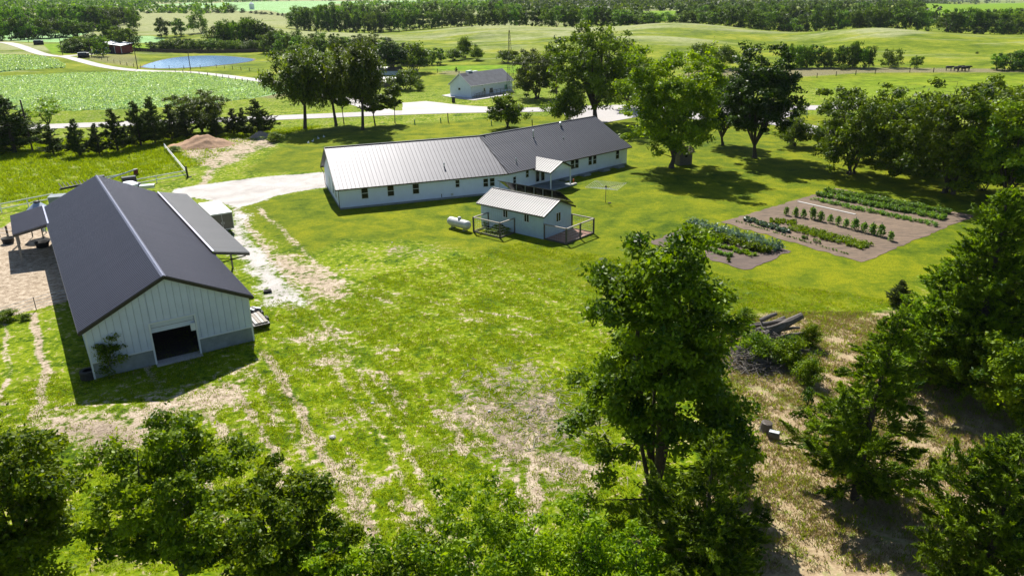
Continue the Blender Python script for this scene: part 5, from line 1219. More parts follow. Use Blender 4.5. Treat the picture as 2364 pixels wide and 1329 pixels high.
mass('far_wood', 1150, 2600, 640, 2300, 2600, 9)
mass('far_wood', -300, 1150, 930, 2600, 2300, 9)
mass('far_wood', -900, 3200, 2300, 5200, 1500, 16)

# ------------------------------------------------------------------ small things
def bl(x, y, z=0.):   # barn frame to world
    px, py = B0[0] + x * cos(BA) - y * sin(BA), B0[1] + x * sin(BA) + y * cos(BA)
    return np.array([px, py, float(zt(px, py)) + z])
def pz(px, py, z):
    d = ray(px, py); t = (z - CAMH) / d[2]; return d * t + [0, 0, CAMH]
def foliage(n_c, cen, rad_, nleaf, size, r, up=.6, flat=.7):
    cen = np.asarray(cen, float); i = r.integers(0, len(cen), nleaf)
    o = unit(r, nleaf) * (r.uniform(0, 1, nleaf) ** .5)[:, None] * np.broadcast_to(rad_, (len(cen),))[i][:, None] * np.array([1, 1, flat])
    V, F, T = leaf_quads(cen[i] + o, unit(r, nleaf) + np.array([0, 0, up]), np.full(nleaf, size), .5, r, .45 + r.normal(0, .1, len(cen))[i] + r.normal(0, .17, nleaf))
    return V, F, T
# feed bin behind the lean-to
p = at(78, 553); fb = thing('feed_bin', 'grey conical topped feed bin behind the small lean-to roof', 'feed bin', (p[0] + .4, p[1] + 1.5, 0))
bs = MB().lathe([(.25, .9), (1.15, 2.1), (1.15, 3.1)], 20); bs.build('hopper', 'galv', fb, smooth=False)
MB().lathe([(1.2, 3.1), (1.15, 3.16), (.34, 3.85), (0, 3.9)], 20).build('cone_roof', 'galv', fb)
MB().lathe([(.34, 3.85), (.34, 4.05), (0, 4.1)], 12).box((.2, .1, 4.15), (.05, .05, .3)).build('cap', 'dark_trim', fb)
for a in range(4): MB().beam((1.1 * cos(a * pi / 2 + .4), 1.1 * sin(a * pi / 2 + .4), 2.2), (1.2 * cos(a * pi / 2 + .4), 1.2 * sin(a * pi / 2 + .4), 0), .09).build('leg', 'dark_trim', fb)
MB().tube([(0, 0, .95), (0, 0, .5)], .2, 8).build('spout', 'galv', fb)
def tub(px, py, r, lab):
    p = at(px, py); t = MB().lathe([(r * .75, 0), (r * .85, .05), (r, .55), (r * 1.06, .58), (r * 1.06, .62), (r * .96, .62), (r * .8, .12), (0, .1)], 20, (0, 0, 0)).build('stock_tub', 'rubber', None, True, loc=tuple(p)); tag(t, lab, 'tub')
tub(20, 561, .62, 'black rubber tub by the post at the left edge of the sand'); tub(99, 570, .7, 'black rubber tub in the shade of the small lean-to')
p = at(19, 548); tag(MB().beam((0, 0, 0), (-.05, .1, 1.3), .16).build('gate_post', 'post_wood', None, loc=tuple(p)), 'dark wooden post behind the left rubber tub', 'post')
# paddock mesh fence
def wire_fence(name, label, cat, pts, spacing, h, ph=.09, wires=3, mt='post_wood', wm='galv', lean_=0., wr=.012, cap=200):
    P = [at(*q) for q in pts]; o = P[0]; t = thing(name, label, cat, tuple(o))
    for a, b in zip(P[:-1], P[1:]):
        L = np.linalg.norm(b - a); n = max(1, int(round(L / spacing)))
        pm = MB().beam((0, 0, -.1), (lean_, 0, h), ph).mesh('post', mt)
        for k in range(n + (1 if b is P[-1] else 0)):
            q = a + (b - a) * k / n; z = float(zt(q[0], q[1])); obj('post', pm, t, (q[0] - o[0], q[1] - o[1], z - o[2]), rnd.uniform(0, 3))
        for w in range(wires):
            m = MB(); zz = h * (w + 1) / (wires + .15)
            prev = None
            for k in range(n + 1):
                q = a + (b - a) * k / n; c = (q[0] - o[0], q[1] - o[1], float(zt(q[0], q[1])) - o[2] + zz)
                if prev: m.beam(prev, c, wr * 2)
                prev = c
            m.build('wire', wm, t)
    return t
wire_fence('wire_fence', 'low wire mesh fence along the near side of the sand', 'fence', [(2, 742), (84, 715), (160, 694)], 2.2, 1.15, .05, 4, 'dark_trim')
wire_fence('wire_fence', 'thin wire fence on steel posts at the far side of the sand', 'fence', [(-30, 540), (33, 555)], 2.5, 1.2, .05, 2, 'dark_trim')
def rail_fence(label, pts, n, h=1.25, hs=(1.15, .55)):
    P = [at(*q) for q in pts]; o = P[0]; t = thing('rail_fence', label, 'fence', tuple(o))
    for a, b in zip(P[:-1], P[1:]):
        for z in hs: MB().beam(tuple(a - o + [0, 0, z]), tuple(b - o + [0, 0, z]), .06, .13).build('rail', 'vinyl', t)
    for k in range(n):
        u = k / max(1, n - 1) * (len(P) - 1); i = min(int(u), len(P) - 2); q = P[i] + (P[i + 1] - P[i]) * (u - i) - o
        MB().beam(tuple(q), tuple(q + [0, 0, h]), .1).build('post', 'vinyl', t)
    return t
rail_fence('white two rail fence running left from the pale box behind the barn', [(-60, 505), (125, 467)], 4)
rail_fence('white two rail fence between the barn and the black corner post', [(288, 436), (433, 409)], 3, 1.1, (1.0, .45))
rail_fence('white electric rope fence from the corner post toward the dirt pile', [(433, 409), (381, 345)], 3, 1.0, (.95, .6))
p = at(434, 410); tag(MB().beam((0, 0, 0), (-.1, .05, 1.7), .22).beam((0, 0, .1), (.5, .2, .05), .15).build('corner_post', 'dark_trim', None, loc=tuple(p)), 'black corner post where the white fences meet', 'post')
p = at(315, 404); t = thing('barrel', 'rusty red barrel standing in the grass behind the barn', 'barrel', tuple(p), .3)
MB().lathe([(.0, 0), (.32, 0), (.32, .3), (.335, .32), (.32, .34), (.32, .6), (.335, .62), (.32, .64), (.32, .9), (0, .9)], 14).build('drum', 'red_wall', t); MB().lathe([(.33, .88), (.33, .93), (0, .94)], 14).build('lid', 'pale_timber', t)
p = at(150, 478); t = tag(MB().span(-1.5, 1.6, -.9, .9, 0, 1.5).span(-1.55, 1.65, -.95, .95, 1.5, 1.6).build('concrete_box', 'concrete', None, loc=(p[0], p[1], 0), rz=.3), 'pale concrete box behind the far left corner of the barn', 'box')
# machinery behind the barn
q = pz(262, 412, 1.9) * [1, 1, 0]; mc = thing('farm_implement', 'dark farm implement with pale pipes parked behind the barn ridge', 'farm machine', tuple(q), BA)
MB().span(-3.0, 3.2, -.7, .7, .6, .9).span(-2.8, -1.2, -.6, .6, .9, 1.7).span(1.0, 2.8, -.5, .5, .9, 1.9).build('frame', 'dark_trim', mc)
for x in (-2.3, 2.3):
    for y in (-.9, .9):
        vs = [(x + .6 * cos(a), y + d, .6 + .6 * sin(a)) for d in (-.14, .14) for a in np.linspace(0, 2 * pi, 14, endpoint=False)]
        MB().add(vs, [(k, (k + 1) % 14, (k + 1) % 14 + 14, k + 14) for k in range(14)] + [tuple(range(14))[::-1], tuple(range(14, 28))]).build('wheel', 'rubber', mc)
MB().tube([(-1.6, -.9, 1.9), (3.0, .4, 2.7)], .08, 6).build('auger', 'galv', mc); MB().tube([(-2.6, .6, 2.0), (1.6, .8, 2.2)], .06, 6).build('pipe', 'white_trim', mc); MB().box((-1.4, 0, 2.1), (.7, .8, .8)).build('seat_box', 'dark_trim', mc)
q = pz(180, 428, 1.4) * [1, 1, 0]; mc = thing('farm_implement', 'black toothed implement at the left behind the barn roof', 'farm machine', tuple(q), BA + .2)
MB().beam((-2.2, 0, 1.3), (2.2, 0, 1.5), .22).beam((-2.2, .6, 1.1), (2.2, .6, 1.3), .18).build('frame', 'black_plastic', mc)
for k in range(9): MB().beam((-2 + k * .5, 0, 1.4), (-2.1 + k * .5, .7, 1.9), .09).build('tooth', 'dark_trim', mc)
q = pz(298, 428, 1.0) * [1, 1, 0]; mc = thing('covered_trailer', 'white covered boat shaped trailer behind the barn', 'trailer', tuple(q), BA - .3)
MB().lathe([(0, .5), (.9, .5), (1.15, .8), (1.2, 1.2), (.7, 1.5), (0, 1.55)], 16).build('cover', 'white_trim', mc); MB().span(1.3, 3.2, -.5, .6, .5, .9).build('deck', 'galv', mc)
# flatbed by the barn's right front corner
q = bl(11.6, 2.8); fb = thing('flatbed_trailer', 'low dark flatbed loaded with pale boards against the barn side', 'trailer', tuple(q), BA)
MB().span(-.1, 1.2, -1.2, 3.2, .35, .5).build('deck', 'dark_trim', fb)
for i in range(4): MB().span(.08 + i * .26, .3 + i * .26, -1.0, 1.2 + i * .1, .51, .62).build('board', 'pale_timber' if i % 2 else 'slab', fb)
for k in range(5): MB().box((.15 + k * .22, 1.9 + .1 * (k % 2), .66), (.18, .7, .3), .2 * k).build('scrap', 'log' if k % 2 else 'galv', fb)
for y in (0, 1.5): MB().span(1.2, 1.38, y - .3, y + .3, 0, .6).build('wheel', 'rubber', fb)
p = at(618, 675); t = thing('plastic_crate', 'small black crate lying on the gravel right of the barn', 'crate', tuple(p), .4); MB().span(-.35, .35, -.2, .2, 0, .08).span(-.35, -.3, -.2, .2, .08, .25).span(.3, .35, -.2, .2, .08, .25).span(-.3, .3, -.2, -.15, .08, .25).span(-.3, .3, .15, .2, .08, .25).build('crate_body', 'black_plastic', t)
def tyre(p, r, w, lab, n=1):
    t = thing('tyre', lab, 'tyre', tuple(p)); 
    for i in range(n): MB().lathe([(r * .58, 0), (r * .95, 0), (r, w * .25), (r, w * .75), (r * .95, w), (r * .58, w), (r * .62, w * .5), (r * .58, 0)], 18, (0, 0, i * w * 1.02)).build('tread', 'rubber', t)
tyre(at(206, 872), .55, .3, 'two old tyres stacked by the near left corner of the barn', 2); q = bl(11.9, 11.2); tyre(q, .4, .25, 'old tyre by the barn wall under the right roof', 1)
p = at(262, 862); plant_tree('bush', 'leafy dark sapling growing against the front of the barn', 'bush', deciduous('sap', 91, 2.9, 1.1, 34, 5200, .085, 'leaf_mid', cb=.05, forks=5, clump_r=.32, trunk_r=.04), p)
for px_, py_, yt, hw_, lab in ((20, 740, 716, 22, 'low weed bush at the fence on the left edge'), (60, 738, 726, 12, 'tiny weed clump beside the mesh fence')): mid('bush', lab, px_, py_, yt, hw_)
# dirt pile with mound form
def mound(name, label, cat, c, sx, sy, h, rz, mt, seed, n=46, kind=None):
    r = np.random.default_rng(seed); X, Y = np.meshgrid(np.linspace(-1.25, 1.25, n), np.linspace(-1.25, 1.25, n)); R = np.hypot(X, Y)
    Z = np.clip(1 - R, -.2, 1) ** 1 
    for _ in range(10):
        fx, fy = r.normal(size=2) * 5; Z = Z + .05 * np.sin(X * fx + Y * fy + r.uniform(0, 6)) * np.clip(1.2 - R, 0, 1)
    Z += r.normal(0, .022, Z.shape) * (R < 1.1); Z = np.where(R > 1.15, -.12, Z)
    V = np.stack([X.ravel() * sx, Y.ravel() * sy, Z.ravel() * h], 1); I = np.arange(n * n).reshape(n, n)
    F = np.stack([I[:-1, :-1], I[:-1, 1:], I[1:, 1:], I[1:, :-1]], -1).reshape(-1, 4)
    o = obj(name, np_mesh(name, V, F, mt), None, tuple(c), rz); return tag(o, label, cat, kind=kind)
M['pile'] = road_mat('reddish_dirt_pile', (.34, .20, .11), .4)
M['pile_pale'] = road_mat('pale_rubble', (.30, .26, .21), .4)
c = at(462, 336); mound('dirt_pile', 'heap of orange brown dirt and mulch beyond the barn', 'dirt pile', c, 6.0, 4.4, 2.2, .15, 'pile', 3)
c = at(605, 318); mound('rubble_pile', 'grey brush and rubble heap right of the dirt pile', 'rubble', c, 2.6, 1.6, 1.3, .1, 'pile_pale', 4)
mid('bush', 'low green bush covering the right side of the rubble heap', 632, 328, 306, 20); mid('bush', 'weedy green clump left of the dirt pile', 402, 352, 338, 16)
# markers, posts
for px_, py_, h, mt, lab in ((958, 288, 1.0, 'green_plastic', 'short green utility marker at the lawn edge, left of two'), (1018, 284, 1.0, 'green_plastic', 'short green utility marker at the lawn edge, right of two'), (1035, 283, 1.9, 'post_wood', 'dark leaning post beside the right green marker'), (1135, 290, 1.0, 'green_plastic', 'green marker at the left foot of the small round tree'), (1229, 292, 1.3, 'dark_trim', 'dark post seen just over the house ridge'), (76, 350, 9.0, 'post_wood', 'dark pole behind the big cedar at the left')):
    p = at(px_, py_); tag(MB().beam((0, 0, 0), (-.06, 0, h), .18 if h < 5 else .2).box((-.06, 0, h), (.24, .24, .08)).build('marker_post', mt, None, loc=tuple(p)), lab, 'post')
p = at(1324, 424); tag(MB().lathe([(.06, 0), (.06, .35), (.1, .4), (.1, .6), (.05, .7), (0, .72)], 8).build('hydrant', 'orange', None, loc=tuple(p)), 'tiny orange topped standpipe by the porch slab', 'standpipe')
p = at(1047, 237); t = thing('rubbish_bin', 'black wheeled rubbish bin between the road and the white building', 'bin', tuple(p), .1)
MB().span(-.4, .4, -.4, .4, .1, 1.3).build('body', 'black_plastic', t); MB().span(-.44, .44, -.46, .42, 1.31, 1.4).build('lid', 'black_plastic', t)
p = at(1862, 272); t = thing('stop_sign', 'octagonal road sign seen from behind on a post by the junction', 'road sign', tuple(p), .2)
MB().beam((0, 0, 0), (0, 0, 2.9), .07).build('post', 'galv', t); MB().add([(.45 * cos(a + pi / 8), y, 2.6 + .45 * sin(a + pi / 8)) for y in (-.05, -.02) for a in np.linspace(0, 2 * pi, 8, endpoint=False)], [tuple(range(8)), tuple(range(8, 16))[::-1]] + [(k + 8, (k + 1) % 8 + 8, (k + 1) % 8, k) for k in range(8)]).build('sign_plate', 'post_wood', t)
# white ducks of scrap on lawn left
for i, (px_, py_) in enumerate(((712, 331), (722, 327), (735, 321), (748, 317))):
    p = at(px_, py_); m = MB(); m.lathe([(0, 0), (.18, .02), (.22, .12), (.12, .22), (0, .24)], 8); m.box((.2, 0, .3), (.08, .07, .2)).box((.26, 0, .4), (.14, .07, .07)); tag(m.build('goose', 'white_trim', None, loc=tuple(p), rz=rnd.uniform(0, 6)), 'small white bird in the shade at the lawn edge, ' + ['nearest the barn', 'second from the left', 'third from the left', 'nearest the house'][i], 'bird', 'white birds on the lawn')
# poles of the power line along the lane
PT = []
for px_, py_, yt, lab in ((5, 86, 68, 'power pole at the far left edge of the lane'), (66, 98, 70, 'power pole between the lane and the far crop'), (145, 127, 87, 'power pole at the farm turn-off'), (212, 133, 92, 'power pole in front of the red barn'), (318, 160, 113, 'power pole left of the pond'), (440, 161, 115, 'power pole in front of the pond')):
    p = at(px_, py_); h = hgt(p, yt); t = thing('power_pole', lab, 'pole', tuple(p)); MB().tube([(0, 0, -.2), (0, 0, h)], [.17, .12], 7).build('pole', 'post_wood', t); MB().beam((-.6, 0, h - .3), (.6, 0, h - .3), .12).build('crossarm', 'post_wood', t); PT.append(p + [0, 0, h])
p2_ = at(1285, 240); t = thing('power_pole', 'power pole half hidden in the oak by the road', 'pole', tuple(p2_)); MB().tube([(0, 0, -.2), (0, 0, 10.5)], [.17, .12], 7).build('pole', 'post_wood', t); MB().beam((-1, .0, 10.2), (1, .0, 10.2), .12).build('crossarm', 'post_wood', t)
p1_ = at(842, 232); t = thing('power_pole', 'power pole hidden among the willows', 'pole', tuple(p1_)); MB().tube([(0, 0, -.2), (0, 0, 9.5)], [.17, .12], 7).build('pole', 'post_wood', t); MB().beam((-1, 0, 9.2), (1, 0, 9.2), .12).build('crossarm', 'post_wood', t)
wl_ = thing('power_line', 'thin dark power wires crossing in front of the dark trees', 'power line', tuple(p1_))
for dz_ in (9.2, 9.0, 8.3):
    pts = [tuple((p2_ - p1_) * t + [0, (dz_ - 9) * 1.5, dz_ + 1.0 * t - 3.2 * t * (1 - t)]) for t in np.linspace(0, 1, 14)]; MB().tube(pts, .025, 4).build('wire', 'dark_trim', wl_)
# field fences
wire_fence('wire_fence', 'post and wire fence along the right side of the lane', 'fence', [(425, 160), (500, 157), (640, 172), (735, 196)], 6, 1.3, .16, 2)
wire_fence('wire_fence', 'post and wire fence between the crop and the lane', 'fence', [(405, 168), (500, 179), (560, 190), (598, 199)], 6, 1.3, .16, 2)
wire_fence('wire_fence', 'row of closely set posts between the lane and the crop', 'fence', [(598, 199), (664, 200)], 3, 1.5, .18, 1)
wire_fence('wire_fence', 'post and wire fence across the bright pasture on the right', 'fence', [(1840, 184), (1930, 176), (2020, 171), (2100, 168), (2210, 167)], 8, 1.4, .18, 3)
wire_fence('wire_fence', 'faint fence behind the dry strip on the right', 'fence', [(1985, 160), (2100, 161)], 10, 1.3, .16, 2)
wire_fence('wire_fence', 'fence along the pond field in front of the red barn', 'fence', [(235, 138), (325, 158), (425, 160)], 7, 1.3, .16, 2)
wire_fence('wire_fence', 'fence at the back of the white roadside building', 'fence', [(1010, 168), (1060, 172), (1075, 180)], 9, 1.3, .16, 2)
# board fence behind the pond
a_, b_ = at(275, 118), at(620, 119.5); bf = thing('board_fence', 'long dark brown board fence behind the pond', 'fence', tuple(a_))
nb_ = 60; dv = (b_ - a_) / nb_
bm_ = MB().beam((0, 0, .9), (dv[0] * .96, dv[1] * .96, .9), .08, 1.6).mesh('fence_panel', 'post_wood')
for k in range(nb_): q = a_ + dv * k - a_; obj('fence_panel', bm_, bf, (q[0], q[1], float(zt(*(a_ + dv * k)[:2])) - a_[2]))
# hay bales, tank, vehicle by the red barn
for px_, py_, lab in ((90, 104, 'black wrapped bale beside the far lane'), (194, 134, 'black wrapped bale beside the farm drive')):
    p = at(px_, py_); t = thing('hay_bale', lab, 'bale', tuple(p), .5); vs = [(x, 1.1 * cos(a), 1.1 + 1.1 * sin(a)) for x in (-2.2, 2.2) for a in np.linspace(0, 2 * pi, 14, endpoint=False)]
    MB().add(vs, [(k, (k + 1) % 14, (k + 1) % 14 + 14, k + 14) for k in range(14)] + [tuple(range(14))[::-1], tuple(range(14, 28))]).build('wrap', 'black_plastic', t); MB().span(-2.0, 1.2, -.6, .6, 2.1, 2.28).build('pale_top', 'white_trim', t)
p = at(218, 125); t = thing('farm_vehicle', 'small blue and white vehicle parked under the tree by the red barn', 'vehicle', tuple(p), .2)
MB().span(-1.9, 1.9, -.85, .85, .45, 1.05).build('body', 'blue_paint', t); MB().span(-.9, 1.0, -.75, .75, 1.05, 1.75).build('cab', 'white_trim', t)
for x in (-1.2, 1.2):
    for y in (-.9, .9): MB().box((x, y, .35), (.65, .2, .65)).box((x, y, .35), (.45, .21, .7)).build('wheel', 'rubber', t)
p = at(582, 22); tag(MB().lathe([(3, 0), (3, 6), (0, 8.5)], 12).build('grain_bin', 'white_trim', None, loc=tuple(p)), 'tiny white grain bin among trees on the far hedge line', 'grain bin')
# cattle
for i, (px_, py_) in enumerate(((2208, 165), (2216, 163), (2224, 165), (2232, 164), (2190, 164))):
    p = at(px_, py_); t = thing('cow', 'black cow by the creek at the end of the pasture fence, ' + ['second from left', 'middle of the herd', 'second from right', 'furthest right', 'furthest left'][i], 'cow', tuple(p), rnd.uniform(-.5, .5), 'black cattle by the creek')
    m = MB().tube([(-.95, 0, 1.12), (-.7, 0, 1.15), (0, 0, 1.08), (.6, 0, 1.15), (.85, 0, 1.25), (1.15, 0, 1.35), (1.45, 0, 1.2), (1.6, 0, 1.08)], [.2, .38, .42, .38, .28, .2, .17, .1], 8)
    for x in (-.7, .6):
        for y in (-.2, .2): m.tube([(x, y, 1.0), (x - .04, y, .5), (x, y, 0)], [.14, .09, .07], 6)
    m.tube([(-.98, 0, 1.2), (-1.08, 0, .6)], .03, 4); m.build('body', 'cow', t, smooth=True)
p = at(1768, 993); t = thing('tree_stump', 'dark cut stump with sprouting weeds in the straw', 'stump', tuple(p))
MB().tube([(0, 0, -.1), (0, 0, .15), (.02, 0, .55)], [.46, .36, .33], 11).build('bark', 'log', t); MB().lathe([(.3, .555), (0, .56)], 11, (.02, 0, 0)).build('cut_face', 'bark', t)
p = at(1786, 1012); t = thing('cut_log', 'short pale split log lying next to the stump', 'log', tuple(p), -.5)
MB().tube([(-.3, 0, .26), (.3, 0, .24)], [.25, .27], 11).build('bark', 'log', t)
for x in (-.305, .305): MB().add([(x, .23 * cos(a), .25 + .23 * sin(a)) for a in np.linspace(0, 2 * pi, 11, endpoint=False)], [tuple(range(11))]).build('cut_face', 'cut_wood', t)
MB().span(-.28, .28, -.16, .12, .46, .5).build('pale_slab', 'white_trim', t)
# log pile
def log(p, q, r1, r2, lab):
    p = np.array(p, float); q = np.array(q, float); t = thing('log', lab, 'log', tuple(p), 0, 'logs of the log pile'); d = q - p; rr = np.random.default_rng(int(abs(p[0] * 100)))
    m1, m2 = d * .35 + rr.normal(0, .04, 3), d * .7 + rr.normal(0, .04, 3)
    MB().tube([(0, 0, 0), tuple(m1), tuple(m2), tuple(d)], [r1, r1 * .95 + r2 * .05, (r1 + r2) / 2, r2], 9, False).build('bark', 'log', t)
    dn = Vector(d).normalized(); a = dn.cross(Vector((0, 0, 1))).normalized(); b = dn.cross(a)
    for c, r in (((0, 0, 0), r1), (tuple(d), r2)): MB().add([Vector(c) + (a * cos(k) + b * sin(k)) * r * .98 for k in np.linspace(0, 2 * pi, 9, endpoint=False)], [tuple(range(9))]).build('cut_face', 'cut_wood' if r > .2 else 'log', t)
log(pz(1766, 774, .9), pz(1852, 728, 2.2), .36, .24, 'thickest log, sticking up to the right out of the pile')
log(pz(1762, 752, 1.2), pz(1812, 733, 1.7), .20, .15, 'log lying above the thickest one'); log(pz(1755, 740, 1.3), pz(1793, 724, 1.8), .18, .13, 'topmost slim log of the pile')
log(pz(1760, 748, 1.6), pz(1815, 738, 1.7), .14, .10, 'thin log behind the thickest one'); log(pz(1712, 753, .9), pz(1775, 748, 1.2), .12, .08, 'thin pale log at the left of the pile'); log(pz(1782, 747, 1.4), pz(1832, 742, 1.2), .13, .10, 'thin log pointing right across the top of the pile')
log(pz(1805, 778, .8), pz(1856, 768, .8), .15, .10, 'upper of the three slim logs at the right end'); log(pz(1818, 776, .6), pz(1860, 775, .6), .12, .08, 'middle of the three slim logs at the right end'); log(pz(1815, 785, .5), pz(1858, 784, .4), .10, .08, 'lowest of the three slim logs at the right end')
for i, (x0, y0, z0, x1, y1, z1, r_, w_) in enumerate(((1770, 758, 1.5, 1822, 742, 1.9, .11, 'slender log just above the thickest one'), (1748, 760, 1.0, 1806, 752, 1.4, .13, 'log tucked left of the thick log end'), (1775, 790, .5, 1835, 795, .5, .14, 'low log beneath the thick log'), (1730, 768, .7, 1776, 770, .9, .10, 'slim log pointing left out of the pile'), (1790, 762, 1.2, 1846, 756, 1.3, .12, 'grey log behind the upraised end of the thickest one'), (1740, 747, 1.1, 1800, 741, 1.5, .09, 'pale slim log near the top of the pile'))):
    log(pz(x0, y0, z0), pz(x1, y1, z1), r_, r_ * .75, w_)
for px_, py_, yt, hw_, lab in ((1722, 745, 712, 24, 'upright bush behind the logs'), (1690, 790, 738, 30, 'tangled green bush at the left of the log pile'), (1745, 830, 770, 40, 'green bush in front of the logs, left'), (1825, 845, 780, 42, 'green bush in front of the logs, right'), (1870, 800, 752, 24, 'small green bush at the right end of the log pile'), (1665, 760, 735, 16, 'small weed bush at the far left of the log pile'), (1865, 885, 830, 34, 'green bush between the log pile and the straw cedar')): mid('bush', lab, px_, py_, yt, hw_)
def twig_heap(name, label, px, py, R, n, L, h, seed, mt='log'):
    r = np.random.default_rng(seed); c = at(px, py); m = MB()
    for _ in range(n):
        a = r.uniform(0, 2 * pi); q = r.normal(size=2) * R * .5; z = h * max(0, 1 - np.hypot(*q) / R) * r.uniform(.2, 1) + .05
        d = np.array([cos(a), sin(a), r.normal(0, .25)]) * L * r.uniform(.4, 1) / 2; p = np.array([*q, z]); m.beam(tuple(p - d), tuple(p + d), r.uniform(.012, .03) * (1.6 if R < 3 else 1))
    o = m.build(name, mt, None, loc=tuple(c)); return tag(o, label, 'brush', kind='stuff')
twig_heap('brush_heap', 'heap of dead twigs below the log pile', 1742, 835, 2.4, 520, 1.5, 1.5, 5, 'log')
twig_heap('brush_heap', 'tangle of grey branches under the logs', 1775, 800, 2.3, 380, 1.8, 1.6, 8, 'log')
twig_heap('brush_heap', 'scatter of grey sticks on the bare ground left of the foreground tree', 1290, 960, 5, 260, .8, .15, 6, 'pale_timber')
twig_heap('brush_heap', 'scatter of grey sticks in the foreground yard', 1180, 880, 4, 120, .7, .12, 7, 'pale_timber')
# stones
sr_ = np.random.default_rng(9)
for i, (px_, py_, s) in enumerate(((768, 1010, .22), (860, 930, .12), (1130, 950, .14), (800, 620, .1), (1245, 645, .12), (1490, 640, .1), (905, 560, .1))):
    p = at(px_, py_); V = [(s * (1 + sr_.normal(0, .15)) * cos(a) * cos(b), s * (1 + sr_.normal(0, .15)) * sin(a) * cos(b), s * .6 * sin(b) + s * .2) for b in (-.9, -.2, .5, 1.1) for a in np.linspace(0, 2 * pi, 8, endpoint=False)]
    tag(MB().add(V, [(j * 8 + k, j * 8 + (k + 1) % 8, (j + 1) * 8 + (k + 1) % 8, (j + 1) * 8 + k) for j in range(3) for k in range(8)] + [tuple(range(24, 32))]).build('stone', 'slab', None, loc=tuple(p)), 'small pale stone ' + ['at the end of the worn track in the foreground', 'on the grass above the foreground walnut tree', 'in the grass left of the sticks', 'below the left wing on the yard', 'on the bare spot below the shed', 'near the foreground treetop below the pen', 'on the lawn below the gas tank'][i], 'stone')
# ---- garden ----
def gpt(px, py): q = at(px, py); return q[:2]
def plant_mesh(seed, h, r_, n, mt, size=.09, stake=False):
    r = np.random.default_rng(seed); V, F, T = foliage(0, [(0, 0, h * t) for t in (.3, .5, .7, .85)], np.array([r_, r_ * .95, r_ * .8, r_ * .5]), n, size, r, .5, .8)
    return np_mesh('plant', V, F, mt, T)
tm_ = [plant_mesh(100 + i, .85, .34, 260, 'veg') for i in range(3)]
tom = [(1815, 497), (1836, 500), (1854, 503), (1875, 506), (1894, 511), (1916, 515), (1934, 521), (1952, 526), (1973, 531), (1994, 537), (2013, 541), (2032, 546), (2055, 556)]
for i, q in enumerate(tom):
    p = at(*q); t = thing('tomato_plant', 'bushy staked plant in the single row of the garden, ' + ORD[i] + ' from the left', 'plant', (p[0], p[1], .03), i * 1.3, 'staked plants in a row'); s = rnd.uniform(1.1, 1.6); t.scale = (s, s, s)
    obj('foliage', tm_[i % 3], t); MB().beam((0, 0, 0), (.02, 0, 1.0), .04).build('stake', 'pale_timber', t)
def bed(name, label, p0, p1, w, n, h, mt, size, seed, nl, jit=.3, kind='stuff'):
    r = np.random.default_rng(seed); a, b = gpt(*p0), gpt(*p1); d = (b - a) / np.linalg.norm(b - a); nn = np.array([-d[1], d[0]]); L = np.linalg.norm(b - a)
    t = r.uniform(0, 1, n); c = a + d * (t * L)[:, None] + nn * (r.uniform(-.5, .5, n) * w)[:, None]; hh = h * r.uniform(.6, 1.1, n)
    V, F, T = foliage(0, np.stack([c[:, 0], c[:, 1], .04 + hh * .55], 1), hh * .6, nl, size, r, .7, .9)
    o = obj(name, np_mesh(name, V, F, mt, T)); return tag(o, label, 'vegetable bed', kind=kind)
bed('bean_bed', 'upper row of the long leafy green bed along the far side of the garden', (1905, 443), (2190, 494), 1.3, 200, .58, 'veg', .12, 1, 8500)
bed('bean_bed', 'second row of the long leafy green bed', (1890, 451), (2185, 508), 1.3, 200, .56, 'veg', .12, 2, 8500)
bed('bean_bed', 'lower sparse row of the long leafy green bed', (1874, 461), (2172, 525), .9, 150, .5, 'veg', .10, 3, 3200)
bed('leafy_bed', 'dense green block in the middle of the garden', (1828, 527), (2003, 572), 2.1, 260, .45, 'leaf_fresh', .085, 4, 7500)
bed('leafy_bed', 'bright yellow green lettuce patch', (1778, 512), (1838, 517), 2.0, 60, .32, 'leaf_yellow', .09, 5, 2400)
bed('cabbage_row', 'blue green row of cabbages', (1720, 508), (1818, 538), .9, 60, .4, 'cabbage', .16, 6, 1900)
bed('seedling_row', 'faint row of seedlings at the near edge of the garden', (1700, 512), (1958, 588), .25, 90, .16, 'veg', .07, 7, 900)
bed('seedling_row', 'short row of small plants beside the dense block', (1838, 545), (1892, 562), .3, 8, .35, 'veg', .09, 8, 300)
bed('corn_bed', 'upper tall corn like rows of the near garden plot', (1590, 522), (1795, 580), 1.4, 190, 1.0, 'cabbage', .16, 9, 3600)
bed('corn_bed', 'middle tall corn like rows of the near garden plot', (1580, 534), (1775, 585), 1.2, 150, .8, 'leaf_mid', .15, 10, 3200)
bed('corn_bed', 'lower bushy row of the near garden plot', (1580, 548), (1740, 592), .7, 110, .45, 'leaf_fresh', .11, 11, 3000)
bed('corn_bed', 'lowest row of the near garden plot', (1600, 568), (1690, 594), .6, 60, .4, 'veg', .10, 12, 1500)
a, b = at(1842, 466), at(1975, 496); t = MB().beam((0, 0, .06), tuple(b - a + [0, 0, .06]), .3, .05).build('mulch_strip', 'slab', None, loc=tuple(a)); tag(t, 'long white strip lying across the garden soil', 'mulch strip')
mid('bush', 'tiny weed on the near garden soil', 1682, 604, 597, 5); mid('bush', 'green weeds inside the left pen of the shed', 1150, 534, 520, 26)
mid('bush', 'tall weed plants at the shed wall inside the left pen', 1125, 522, 506, 10)
